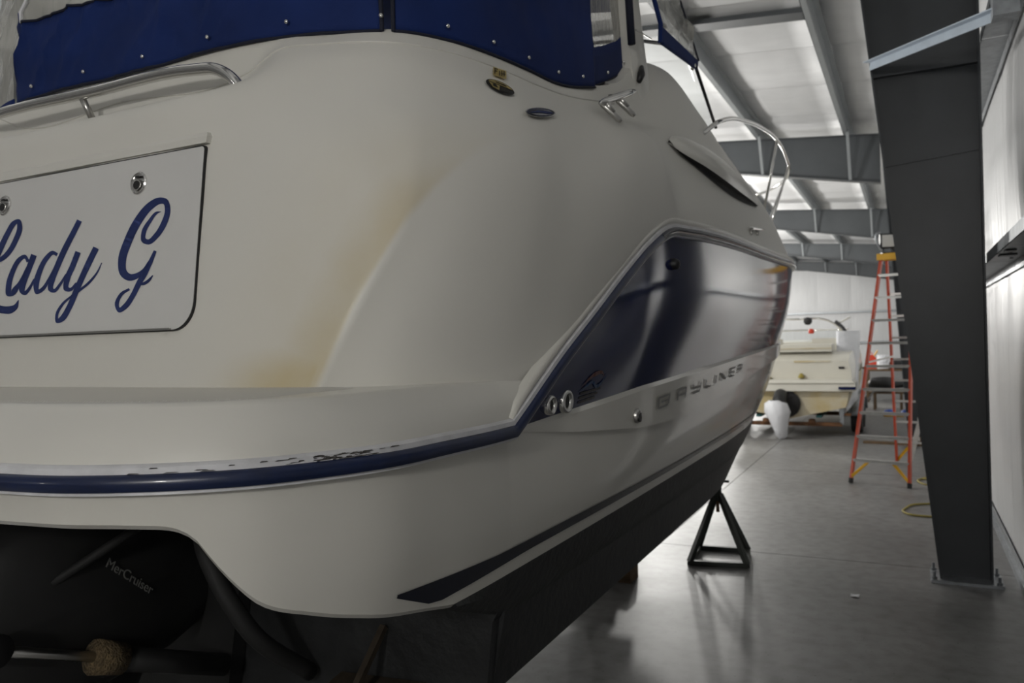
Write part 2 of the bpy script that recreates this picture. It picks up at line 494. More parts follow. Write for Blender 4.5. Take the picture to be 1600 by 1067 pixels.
# girts: web lying flat, a lip standing up at the room side, a lip hanging down at the wall
def girt(z, y0, y1, parent):
    mb = MB()
    mb.box((0.55, y0, z), (WX - 0.005, y1, z + 0.004))
    mb.box((0.55, y0, z), (0.554, y1, z + 0.075))
    mb.box((WX - 0.009, y0, z - 0.07), (WX - 0.005, y1, z))
    mb.box((0.554, y0, z + 0.071), (0.572, y1, z + 0.075))
    return mb.build('girt', M['galv'], parent)
for z in GZ:
    for a, b in ((Y0, 7.04), (7.06, 15.98), (16.02, 25.8), (25.95, 36.4), (36.6, Y1)):
        g = girt(z, a, b, wall_r)
        if a == Y0:
            for yy, w in ((6.3, 0.10), (5.95, 0.06)):
                MB().box((0.57, yy, z - 0.012), (0.57 + w, yy + 0.13, z - 0.001)).build('clip_plate', M['steel'], g)
            for k in range(10):
                MB().lathe((0.62 + 0.05 * (k % 2), 2.6 + 0.45 * k, z - 0.004), (0, 0, -1), [(0.012, 0), (0.012, 0.006)], n=8).build('bolt', M['steel'], g)
for z in (1.35, 3.05):
    mb = MB().box((X_END, Y1 - 0.19, z), (WX - 0.2, Y1 - 0.005, z + 0.006)).box((X_END, Y1 - 0.19, z), (WX - 0.2, Y1 - 0.185, z + 0.1))
    mb.build('girt', M['galv'], wall_f)
base = tag(MB().box((WX - 0.035, Y0, 0), (WX, Y1, 0.055)).box((WX - 0.012, Y0, 0.055), (WX, Y1, 0.12)).build('baseboard_right', M['galv']), kind='structure')

# ceiling of draped insulation strips, with purlins as parts
ceil_ = MB()
ceil_.prism([(WX + 0.1, Y0, z_ceil(WX) + 0.05), (RIDGE, Y0, z_ceil(RIDGE) + 0.05), (X_END, Y0, z_ceil(X_END) + 0.05),
             (X_END, Y0, z_ceil(X_END) + 0.15), (RIDGE, Y0, z_ceil(RIDGE) + 0.15), (WX + 0.1, Y0, z_ceil(WX) + 0.15)], (0, Y1 - Y0, 0))
ceiling = tag(ceil_.build('ceiling', M['ceilins']), kind='structure', label='white vinyl insulated sloping ceiling between steel purlins')
PUR = [-0.92 - 1.56 * k for k in range(-1, 13)]
edges = [WX] + [p for p in PUR if p < WX] + [X_END]
nst = 40
for i in range(nst):
    ya = Y0 + (Y1 - Y0) * i / nst; yb = Y0 + (Y1 - Y0) * (i + 1) / nst
    for side in (0, 1):
        es = [e for e in edges if e > RIDGE] + [RIDGE] if side == 0 else [RIDGE] + [e for e in edges if e < RIDGE]
        g = []
        for r in range(7):
            t = r / 6; y = ya + 0.004 + (yb - ya - 0.008) * t
            row = []
            for k in range(len(es) - 1):
                for c in range(5):
                    s = c / 4; x = es[k] + (es[k + 1] - es[k]) * s
                    row.append((x, y, z_ceil(x) + 0.03 - 0.028 * math.sin(math.pi * s) * math.sin(math.pi * t) ** 0.4 - 0.006 * math.sin(math.pi * t)))
            g.append(row)
        MB().grid(g, flip=False).build('insulation_strip', M['ceilins'], ceiling, smooth=True)
for x in PUR:
    if x > WX - 0.1: continue
    z0 = z_rt(x)
    mb = MB()
    mb.box((x - 0.004, Y0, z0), (x + 0.004, Y1, z0 + 0.21))
    mb.box((x - 0.075, Y0, z0), (x, Y1, z0 + 0.006)); mb.box((x, Y0, z0 + 0.204), (x + 0.075, Y1, z0 + 0.21))
    mb.box((x - 0.075, Y0, z0), (x - 0.069, Y1, z0 + 0.025))
    mb.build('purlin', M['purlin'], ceiling)
for a, b in zip(PUR[1:5], PUR[2:6]):
    MB().prism([(a - 0.01, 9.85, z_rt(a) + 0.10), (b + 0.01, 9.85, z_rt(b) + 0.10), (b + 0.01, 9.85, z_rt(b) + 0.16), (a - 0.01, 9.85, z_rt(a) + 0.16)], (0, 0.26, 0)).build('roof_strut', M['rafter'], ceiling)

# steel frames
FY = [7.05, 16.0, 25.9, 36.5, 47.0]
NTH = ['nearest the boats stern', 'behind the orange stepladder', 'third along the wall', 'fourth along the wall', 'against the end wall']
for k, fy in enumerate(FY):
    lab = ['tall dark grey tapered steel column standing by the white wall with a bolted base plate',
           'grey tapered steel column standing behind the orange stepladder',
           'third grey steel column along the wall, beyond the ladder column',
           'fourth grey steel column along the white wall', 'last grey steel column along the white wall before the end wall'][k]
    col = thing('steel_column', (0.33, fy, 0), lab, 'column', 'steel columns along the right wall')
    dp = 0.0 if k == 0 else 0.225
    xl = lambda z: (0.175 - 0.0996 * z) if dp == 0 else (-0.05 - 0.06 * z)
    ztop = z_rt(0.3)
    mt = M['steel']
    MB().prism([(xl(0), fy - 0.005, 0.02), (0.52, fy - 0.005, 0.02), (0.52, fy - 0.005, ztop), (xl(ztop), fy - 0.005, ztop)], (0, 0.01, 0)).build('web', mt, col)
    MB().prism([(xl(0), fy - 0.1, 0.02), (xl(0) + 0.014, fy - 0.1, 0.02), (xl(ztop) + 0.014, fy - 0.1, ztop), (xl(ztop), fy - 0.1, ztop)], (0, 0.2, 0)).build('inner_flange', mt, col)
    MB().box((0.52, fy - 0.1, 0.02), (0.534, fy + 0.1, ztop)).build('outer_flange', mt, col)
    MB().box((0.11 - dp, fy - 0.16, 0.0), (0.6, fy + 0.16, 0.022)).build('base_plate', M['galv'], col)
    if k == 0:
        for bx_, by_ in ((0.135, -0.13), (0.135, 0.13), (0.57, -0.13), (0.57, 0.13)):
            MB().lathe((bx_, fy + by_, 0.022), (0, 0, 1), [(0.02, 0), (0.02, 0.02), (0.011, 0.02), (0.011, 0.06)], n=8).build('anchor_bolt', M['galv'], col)
        MB().prism([(xl(3.28), fy - 0.016, 3.27), (0.52, fy - 0.016, 3.33), (0.52, fy - 0.016, 3.345), (xl(3.28), fy - 0.016, 3.285)], (0, 0.012, 0)).build('web_splice', mt, col)
        MB().box((xl(4.0) + 0.014, fy - 0.06, 3.99), (0.52, fy - 0.005, 4.0)).build('brace_shade_plate', mt, col)  # added thin plate, imitates the line of shade below the angle brace
    # rafter
    lab = ['dark steel rafter springing from the column nearest the boat', 'deep grey steel rafter crossing above the white bow rail',
           'grey steel rafter third from the near column', 'grey steel rafter fourth from the near column', 'last grey steel rafter in front of the end wall'][k]
    rf = thing('steel_rafter', (RIDGE, fy, 4.6), lab, 'rafter', 'steel rafters under the ceiling')
    def zb(x):
        xx = x if x > RIDGE else 2 * RIDGE - x
        return z_rt(xx) - interp(-xx, [0.3, 2.75, 5.0, 9.9], [0.9 if k else 0.74, 0.66 if k else 0.6, 0.48, 0.48])
    st = [-0.39, -1.5, -2.75, -4.0, -5.0, -7.5, RIDGE]
    st = st + [2 * RIDGE - s for s in reversed(st[:-1])]
    web = MB(); fb = MB(); ft = MB()
    for a, b in zip(st[:-1], st[1:]):
        web.prism([(a, fy - 0.005, zb(a)), (b, fy - 0.005, zb(b)), (b, fy - 0.005, z_rt(b)), (a, fy - 0.005, z_rt(a))], (0, 0.01, 0))
        fb.prism([(a, fy - 0.1, zb(a)), (b, fy - 0.1, zb(b)), (b, fy - 0.1, zb(b) - 0.014), (a, fy - 0.1, zb(a) - 0.014)], (0, 0.2, 0))
        ft.prism([(a, fy - 0.1, z_rt(a) - 0.002), (b, fy - 0.1, z_rt(b) - 0.002), (b, fy - 0.1, z_rt(b) - 0.016), (a, fy - 0.1, z_rt(a) - 0.016)], (0, 0.2, 0))
    web.build('web', M['rafter'], rf); fb.build('bottom_flange', M['rafter'], rf); ft.build('top_flange', M['rafter'], rf)
    for x in [p for p in PUR if -0.5 > p > -8]:
        q = MB().bar((x, fy - 0.32, z_rt(x) + 0.04), (x + 0.02, fy - 0.09, zb(x) - 0.0), 0.05, 0.006, (0, 1, 0.4))
        q.bar((x + 0.025, fy - 0.32, z_rt(x) + 0.04), (x + 0.045, fy - 0.09, zb(x) - 0.0), 0.006, 0.05, (0, 1, 0.4))
        q.build('flange_brace', M['purlin'], rf)

fbz = thing('flange_brace', (0.0, 6.95, 4.05), 'pale blue galvanised angle brace bolted from the dark column to the upper wall girt', 'brace')
a, b = Vector((-0.225, 6.94, 4.07)), Vector((0.57, 5.64, 3.87))
d = (b - a).normalized(); sd = d.cross(Vector((0, 0, 1))).normalized(); uu = sd.cross(d)
MB().bar(a, b, 0.008, 0.062, uu).build('upright_leg', M['galvblue'], fbz)
MB().bar(a + uu * 0.031 + sd * 0.03, b + uu * 0.031 + sd * 0.03, 0.06, 0.008, uu).build('flat_leg', M['galvblue'], fbz)
for p, t in ((a + d * 0.03, 0), (b - d * 0.03, 1), (b - d * 0.10, 1)):
    MB().lathe(p - sd * 0.004, -sd, [(0.014, 0), (0.014, 0.008)], n=8).build('bolt', M['steel'], fbz)
MB().box((0.5, 5.58, 3.84), (0.64, 5.72, 4.165)).build('girt_clip', M['galv'], fbz)

# high bay lamps over the middle of the building
for x, y, pw in LAMP_SPOTS:
    z = z_ceil(x) - 1.9
    L = thing('high_bay_lamp', (x, y, z), 'white high bay lamp hanging over the middle of the hall', 'lamp', 'high bay lamps in rows under the ceiling')
    MB().lathe((x, y, z), (0, 0, 1), [(0.2, 0.0), (0.17, 0.12), (0.09, 0.24), (0.09, 0.40), (0.03, 0.42)], n=20).build('housing', M['lampwhite'], L, smooth=True, angle=40)
    MB().lathe((x, y, z), (0, 0, -1), [(0.19, 0.0), (0.17, 0.06), (0.09, 0.11)], n=20).build('lens', M['lampglow'], L, smooth=True)
    MB().tube([(x, y, z + 0.42), (x, y, z_ceil(x) - 0.02)], 0.008, n=6).build('hook_rod', M['galv'], L)
    ld = bpy.data.lights.new('lamp_light', 'POINT'); ld.energy = LAMP_W * pw; ld.shadow_soft_size = 0.25; ld.color = (1.0, 0.98, 0.94)
    lo = bpy.data.objects.new('lamp_light', ld); C.objects.link(lo); lo.parent = L; lo.location = (0, 0, -0.4)

# ------------------------------------------------------------------ the big cruiser
XC = -2.33
boat = thing('cabin_cruiser', (XC, 5.3, 0.5), 'large white and navy cabin cruiser with blue canvas and blue script lettering on its transom', 'boat')

# rub rail path, starboard: (x, y, z) from the middle of the stern to the stem
RAIL = [(-2.33, .862, 1.71), (-1.9, .872, 1.71), (-1.547, .898, 1.71), (-1.392, .921, 1.71), (-1.277, .967, 1.71), (-1.181, 1.026, 1.71),
        (-1.099, 1.102, 1.71), (-1.035, 1.207, 1.71), (-.981, 1.343, 1.71), (-.959, 1.563, 1.71), (-.948, 1.75, 1.71), (-.942, 1.87, 1.712),
        (-.938, 1.92, 1.742), (-.918, 2.16, 1.892), (-.901, 2.394, 2.02), (-.882, 2.672, 2.173), (-.866, 2.91, 2.292), (-.858, 3.15, 2.375),
        (-.854, 3.45, 2.405), (-.850, 3.95, 2.437), (-.847, 4.5, 2.459), (-.843, 5.6, 2.485), (-.842, 6.3, 2.505), (-.848, 6.85, 2.525),
        (-.885, 7.3, 2.54), (-.97, 7.8, 2.552), (-1.15, 8.4, 2.565), (-1.45, 9.0, 2.575), (-1.85, 9.5, 2.585), (-2.1, 9.7, 2.588), (-2.33, 9.8, 2.59)]
rail = hermite_line(RAIL, 6, crease={11: 1.0})
KINK = 11 * 6
def normals2(path):
    out = []
    for i in range(len(path)):
        a = path[max(0, i - 1)]; b = path[min(len(path) - 1, i + 1)]
        t = Vector((b.x - a.x, b.y - a.y, 0)).normalized()
        out.append(Vector((t.y, -t.x, 0)))    # outward
    out[0] = Vector((0, -1, 0)); out[-1] = Vector((0, 1, 0))
    return out
rn = normals2(rail)

NB = ([1.9, 2.0, 2.34, 2.9, 3.9, 5.3, 6, 6.84, 7.5, 8.2, 8.8, 9.3, 9.55], [-.98, -.975, -.950, -.915, -.9, -.9, -.905, -.96, -1.08, -1.33, -1.68, -2.05, -2.33])
PT = ([1.4, 2, 3, 4, 5, 5.9, 6.5, 7.2, 8, 8.7, 9.15], [-1.01, -1.0, -.99, -.99, -1.0, -1.045, -1.12, -1.3, -1.62, -2.02, -2.33])
RD = ([2, 3, 4.5, 5.5, 6.2, 7, 8, 8.8], [-1.05, -1.042, -1.04, -1.05, -1.14, -1.37, -1.84, -2.33])
CH = ([2, 3, 4, 5.2, 5.8, 6.6, 7.4, 8.1, 8.4], [-1.1, -1.092, -1.09, -1.115, -1.18, -1.36, -1.66, -2.08, -2.33])
def smooth_tab(tab):
    pts = hermite_line([(x, y, 0) for y, x in zip(*tab)], 8)
    return [p.y for p in pts], [p.x for p in pts]
NB, PT, RD, CH = [smooth_tab(t) for t in (NB, PT, RD, CH)]
LOWZ = ([.86, .967, 1.0, 1.02, 1.035, 1.06, 1.102, 1.207, 1.343, 1.563, 1.65], [1.626, 1.626, 1.62, 1.602, 1.57, 1.52, 1.465, 1.417, 1.377, 1.33, 1.31])
_lz = hermite_line([(a, b, 0) for a, b in zip(*LOWZ)], 6)
LOWZ = ([p.x for p in _lz], [p.y for p in _lz])
def lvl(i, tab, stem, z, y_from=2.0):
    """point of a hull level for rail column i (forward part)"""
    y = y_from + (rail[i].y - y_from) * (stem - y_from) / (9.8 - y_from)
    return Vector((interp(y, *tab), y, z(y) if callable(z) else z))
nbz = lambda y: interp(y, [1.95, 2.34, 2.9, 3.9, 5.3, 6.84, 9.55], [1.709, 1.735, 1.768, 1.804, 1.847, 1.889, 2.0])
sbz = lambda y: interp(y, [1.95, 2.3, 2.9, 3.3, 3.6, 4.4, 5.4, 7, 9.55], [1.70, 1.66, 1.61, 1.60, 1.60, 1.642, 1.715, 1.80, 1.93])

hull = MB()
NC = len(rail)
def inset(i, d, z):
    p = rail[i] - rn[i] * d
    return Vector((p.x, p.y, z))
def Wl(i, z):        # blend of aft inset column and forward level column
    pass
# white band: aft of y = 1.95 it runs from the rail down to the lower lip
topB, botB = [], []
for i in range(NC):
    y = rail[i].y
    if y <= 1.95:
        w = max(0.0, min(1.0, (y - 1.4) / 0.5))
        topB.append(inset(i, 0.018, 1.70).lerp(Vector((interp(y, *NB) - .0, y, 1.70)), w))
        zl = interp(y, *LOWZ)
        d = 0.02 + 0.11 * (1.70 - zl)
        botB.append(inset(i, d, zl).lerp(Vector((interp(y, *PT), y, zl)), w))
    else:
        sb = lvl(i, NB, 9.55, sbz, 1.95); sb.x -= 0.02 * min(1, (rail[i].y - 1.95) / 0.6) if sb.x > -2.3 else 0
        topB.append(sb)
        botB.append(lvl(i, PT, 9.15, 1.31, 1.95))
rowsB = []
for r in range(7):
    t = r / 6
    row = []
    for i in range(NC):
        p = topB[i].lerp(botB[i], t)
        p.x += 0.018 * math.sin(math.pi * t) * (1 if rail[i].y > 1.4 else max(0, (rail[i].y - 1.0) / 0.4)) * (1 if rail[i].y < 7 else max(0, (9 - rail[i].y) / 2))
        row.append(p)
    rowsB.append(row)
hull.grid(rowsB, 0, flip=True)
# styling strip under the navy
k0 = next(i for i in range(NC) if rail[i].y > 1.95)
s_top, s_mid, s_bot = [], [], []
for i in range(k0, NC):
    nb = lvl(i, NB, 9.55, nbz, 1.95); sb = topB[i]
    o = nb.copy(); o.x += 0.012 * min(1, (rail[i].y - 1.95) / 0.6) if nb.x > -2.3 else 0; o.z -= 0.014
    if o.z < sb.z: o.z = sb.z + 0.001
    s_top.append(nb); s_mid.append(o)
    q = sb.copy(); q.x += 0.022 * min(1, (rail[i].y - 1.95) / 0.6) if q.x > -2.3 else 0
    q.z = min(q.z, o.z - 0.0005); s_bot.append(q)
hull.grid([s_top, s_mid], 0, flip=True)
hull.grid([s_mid, s_bot], 0, flip=True)
hull.grid([s_bot, [topB[i] for i in range(k0, NC)]], 0, flip=True)
# navy band
n_top = [rail[i] - rn[i] * 0.012 - Vector((0, 0, 0.004)) for i in range(k0, NC)]
rows = []
for r in range(9):
    t = r / 8
    row = []
    for a, b in zip(n_top, s_top):
        p = a.lerp(b, t); h = a.z - b.z
        p.x += 0.03 * math.sin(math.pi * t) * min(1, max(0, h) / 0.5) * (1 if p.y < 7 else max(0, (9.2 - p.y) / 2.2))
        row.append(p)
    rows.append(row)
hull.grid(rows, 1, flip=True)
# bottom paint: paint line to ridge to chine to keel
kp = next(i for i in range(NC) if rail[i].y > 1.63)
pa = [botB[i] for i in range(kp, NC)]
rz = lambda y: interp(y, [1.64, 1.97, 2.2, 5.0, 7.0, 8.8], [1.306, 1.186, 1.18, 1.17, 1.2, 1.28])
ri = []
for i in range(kp, NC):
    if rail[i].y < 1.95:
        y = rail[i].y; t = (y - 1.63) / 0.32
        ri.append(Vector((interp(y, *PT) - 0.05 * t, y, rz(y))))
    else:
        ri.append(lvl(i, RD, 8.8, rz, 1.95))
mid = [a.lerp(b, 0.5) + Vector((0.008, 0, 0)) for a, b in zip(pa, ri)]
hull.grid([pa, mid, ri], 2, flip=True)
cz = lambda y: interp(y, [2, 3, 4, 5.2, 6.0, 7.0, 8.4], [.93, .95, .965, .965, 1.0, 1.08, 1.22])
kz = lambda y: interp(y, [2, 6, 7, 7.8, 8.4], [.5, .5, .6, .85, 1.2])
ch = [lvl(i, CH, 8.4, cz, 1.98) for i in range(k0, NC)]
rdg = ri[k0 - kp:]
lip = [p + Vector((-0.02, 0, -0.03)) for p in rdg]
hull.grid([rdg, lip], 2, flip=True)
hull.grid([lip, [a.lerp(b, 0.5) for a, b in zip(lip, ch)], ch], 2, flip=True)
ke = [Vector((XC, p.y, kz(p.y))) for p in ch]
fl = [p + Vector((-0.07, 0, -0.005)) for p in ch]
hull.grid([ch, fl], 2, flip=True)
hull.grid([fl, [a.lerp(b, 0.5) for a, b in zip(fl, ke)], ke], 2, flip=True)
# rolled lower lip of the stern skirt and its inner face
kq = next(i for i in range(NC) if rail[i].y > 1.99)
l0 = botB[:kp + 1] + [ri[i - kp] for i in range(kp + 1, kq)]
l1 = []; l2 = []; l3 = []
for i, p in enumerate(l0):
    n = rn[i]
    l1.append(p - n * 0.012 - Vector((0, 0, 0.010))); l2.append(p - n * 0.035 - Vector((0, 0, 0.008)))
    q = p - n * 0.06; l3.append(Vector((q.x, q.y, 1.66)))
hull.grid([l0[:kp + 1], l1[:kp + 1], l2[:kp + 1]], 0, flip=True)
hull.grid([l0[kp:], l1[kp:], l2[kp:]], 2, flip=True)
hull.grid([l2, l3], 2, flip=True)
# underside of the platform and the real transom
und = []
for i in range(kq):
    p = l3[i]; und.append([p, Vector((p.x if p.y > 1.9 else p.x, 2.0, 1.66))])
hull.grid([[u[0] for u in und], [Vector((u[0].x, max(u[0].y, 2.0), 1.66)) for u in und]], 2, flip=True)
tr_y = 2.0
hull.add([(XC, tr_y, 1.66), (-1.0, tr_y, 1.66), (-1.05, tr_y, 1.18), (-1.1, tr_y, .93), (-1.17, tr_y, .925), (XC, tr_y, .5)], [(0, 5, 4, 3, 2, 1)], 2)
hull.build('hull', [M['gelhull'], M['navy'], M['bottom']], boat, smooth=True, angle=24, mirror_x=XC)

# boot stripe
bs = MB()
yy = [1.405 + 0.0 * k for k in range(1)]
st_t, st_b = [], []
n = 70
for k in range(n + 1):
    y = 1.42 + (8.6 - 1.42) * (k / n) ** 1.3
    zt = interp(y, [1.4, 1.87, 4, 6, 9], [1.404, 1.384, 1.381, 1.393, 1.40])
    zb_ = interp(y, [1.4, 1.42, 1.56, 2.03, 4.4, 9], [1.40, 1.395, 1.339, 1.352, 1.357, 1.37])
    def hx(y, z):
        i = min(range(NC), key=lambda q: abs(topB[q].lerp(botB[q], (topB[q].z - z) / max(1e-3, topB[q].z - botB[q].z)).y - y) if rail[q].y > 1.2 else 99)
        tt = (topB[i].z - z) / max(1e-3, topB[i].z - botB[i].z)
        return topB[i].lerp(botB[i], tt).x + 0.018 * math.sin(math.pi * min(1, max(0, tt)))
    st_t.append(Vector((hx(y, zt) + 0.003, y, zt))); st_b.append(Vector((hx(y, zb_) + 0.003, y, zb_)))
def relax(L):
    for _ in range(3):
        xs_ = [p.x for p in L]
        for i in range(1, len(L) - 1): L[i].x = (xs_[i - 1] + xs_[i] + xs_[i + 1]) / 3
relax(st_t); relax(st_b)
bs.grid([st_t, st_b], flip=True)
bs.grid([st_b, [p - Vector((0.003, 0, 0)) for p in st_b]], flip=True)
bs.build('boot_stripe', M['boot'], boat, smooth=True, mirror_x=XC, label='narrow dark stripe above the black bottom paint')

# rub rail strips swept along the rail path
def frame_at(i):
    a = rail[max(0, i - 1)]; b = rail[min(NC - 1, i + 1)]
    t = (b - a).normalized(); n = rn[i]
    u = n.cross(t)
    if u.z < 0: u = -u
    u.normalize()
    return n, u
def sweep(prof, i0, i1, ramp=False):
    g = [[] for _ in prof]
    for i in range(i0, i1):
        n, u = frame_at(i)
        k = 1.0 if not ramp else 0.55 + 0.45 * min(1, (i - i0) / 8)
        for j, (o, h) in enumerate(prof):
            g[j].append(rail[i] + n * o + u * (h * k))
    return g
def strip(name, prof, i0, i1, mt, label=None, ramp=False):
    return MB().grid(sweep(prof, i0, i1, ramp), flip=True).build(name, mt, boat, smooth=True, angle=50, mirror_x=XC, label=label)
KF = next(i for i in range(NC) if rail[i].y > 3.05)
strip('rail_insert', [(-.012, .016), (.008, .016), (.014, .012), (.018, .004), (.018, -.006), (.012, -.015), (-.012, -.016)], 0, KF, M['railblue'], 'blue vinyl rub rail insert, scuffed at the stern corner')
strip('rail_upper_lip', [(-.02, .034), (-.002, .033), (.006, .028), (.007, .0165), (-.012, .016)], 0, NC, M['railwhite'])
strip('rail_lower_lip', [(-.014, -.015), (.005, -.0155), (.006, -.022), (-.02, -.026)], 0, NC, M['railwhite'])
strip('rail_dark_insert', [(-.012, .017), (.010, .017), (.018, .010), (.016, .003), (-.012, .003)], KF - 1, NC, M['raildark'], 'dark rub rail insert along the bow')
strip('rail_chrome_insert', [(-.012, .003), (.014, .003), (.020, -.003), (.014, -.008), (-.012, -.008)], KF - 1, NC, M['chrome'])
strip('rail_dark_bead', [(-.012, -.008), (.012, -.008), (.012, -.0155), (-.012, -.0155)], KF - 1, NC, M['raildark'])

strip('deck_flange', [(-.004, .030), (.003, .040), (.002, .052), (-.006, .060), (-.022, .066)], KINK, NC, M['gel'], ramp=True)

# scuffs on the rail
sc = random.Random(3)
for k in range(60):
    i = 6 * 7 + int(sc.gauss(1, 2.6)) if k > 8 else 6 * 5 + sc.randint(-6, 10)
    n, u = frame_at(i)
    t = u.cross(n)
    c = rail[i].lerp(rail[i + 1], sc.random()) + n * 0.0075 + u * (0.0175 + sc.random() ** 2 * 0.011)
    l = 0.003 + sc.random() * 0.012; h = 0.0004 + sc.random() * 0.0012
    MB().add([c - t * l - u * h, c + t * l - u * h * .4, c + t * l * .7 + u * h, c - t * l * .6 + u * h * 1.2], [(0, 1, 2, 3), (3, 2, 1, 0)]).build('scuff_mark', M['scuff'], boat)

# swim platform: side fascia, rolled lip, top
LIP = [(-2.33, .955, 1.84), (-1.9, .967, 1.84), (-1.693, .985, 1.84), (-1.508, 1.002, 1.84), (-1.353, 1.032, 1.84), (-1.234, 1.08, 1.84), (-1.145, 1.155, 1.84),
       (-1.088, 1.265, 1.84), (-1.055, 1.42, 1.84), (-1.035, 1.60, 1.84), (-1.005, 1.80, 1.838), (-.945, 2.04, 1.842)]
lip_c = hermite_line(LIP, 6)
iR = [rail[i] for i in range(NC) if rail[i].y < 2.06]
def resample(path, n):
    d = [0]
    for a, b in zip(path[:-1], path[1:]): d.append(d[-1] + (b - a).length)
    out = []; j = 0
    for k in range(n):
        s = d[-1] * k / (n - 1)
        while j < len(d) - 2 and d[j + 1] < s: j += 1
        t = (s - d[j]) / max(1e-9, d[j + 1] - d[j]); out.append(path[j].lerp(path[j + 1], min(1, max(0, t))))
    return out
NR = 110
fa_t = resample(lip_c, NR); 
# match rail columns by direction: nearest in normalised arclength
fa_b = resample([p + Vector((0, 0, 0.030)) - n * 0.008 for p, n in zip(iR, rn)], NR)
fas = MB()
rows = []
for r in range(8):
    t = r / 7
    row = []
    for a, b in zip(fa_b, fa_t):
        p = a.lerp(b, t); bul = 0.012 * math.sin(math.pi * t)
        d = (a - b); d.z = 0
        if d.length > 1e-4: p += d.normalized() * bul
        row.append(p)
    rows.append(row)
fin = normals2(fa_t)
rows.append([p - n * 0.006 + Vector((0, 0, 0.006)) for p, n in zip(fa_t, fin)])
rows.append([p - n * 0.02 + Vector((0, 0, 0.008)) for p, n in zip(fa_t, fin)])
fas.grid(rows, 0)
top_in = rows[-1]
fas.build('platform_fascia', M['gel'], boat, smooth=True, angle=60, mirror_x=XC)
plat = MB()
back = [Vector((p.x - 0.14 * min(1, max(0, (p.x + 1.9) / 0.7)), max(1.58, p.y + 0.06), 1.848)) for p in top_in]
mids = [a.lerp(b, 0.06) for a, b in zip(top_in, back)]
plat.grid([top_in, mids], 0)
plat.grid([mids, [a.lerp(b, .5) for a, b in zip(mids, back)], back], 1)
plat.build('swim_platform', [M['gel'], M['nonskid']], boat, smooth=True, angle=50, mirror_x=XC, label='white ribbed non-skid swim platform')

ridges = MB()
lx_, ly_ = [p.x for p in top_in], [p.y for p in top_in]
x = -3.40
while x < -1.18:
    xx = x if x > XC else 2 * XC - x
    k = next((i for i in range(len(lx_) - 1) if lx_[i] <= xx <= lx_[i + 1] and ly_[i] < 1.5), 0)
    y0 = ly_[k] + 0.035
    y1 = 1.53 if xx < -1.3 else 1.53 - (xx + 1.3) * 0.2
    if y1 - y0 > 0.03:
        ridges.add([(x - .0024, y0, 1.8482), (x + .0024, y0, 1.8482), (x, y0 + .004, 1.8508), (x - .0024, y1, 1.8482), (x + .0024, y1, 1.8482), (x, y1, 1.8508)],
                   [(0, 2, 5, 3), (2, 1, 4, 5), (0, 1, 2)])
    x += 0.0082
rg = ridges.build('tread_ridges', M['gel'], boat, label='fine raised anti-slip ridges on the swim platform'); rg['kind'] = 'stuff'

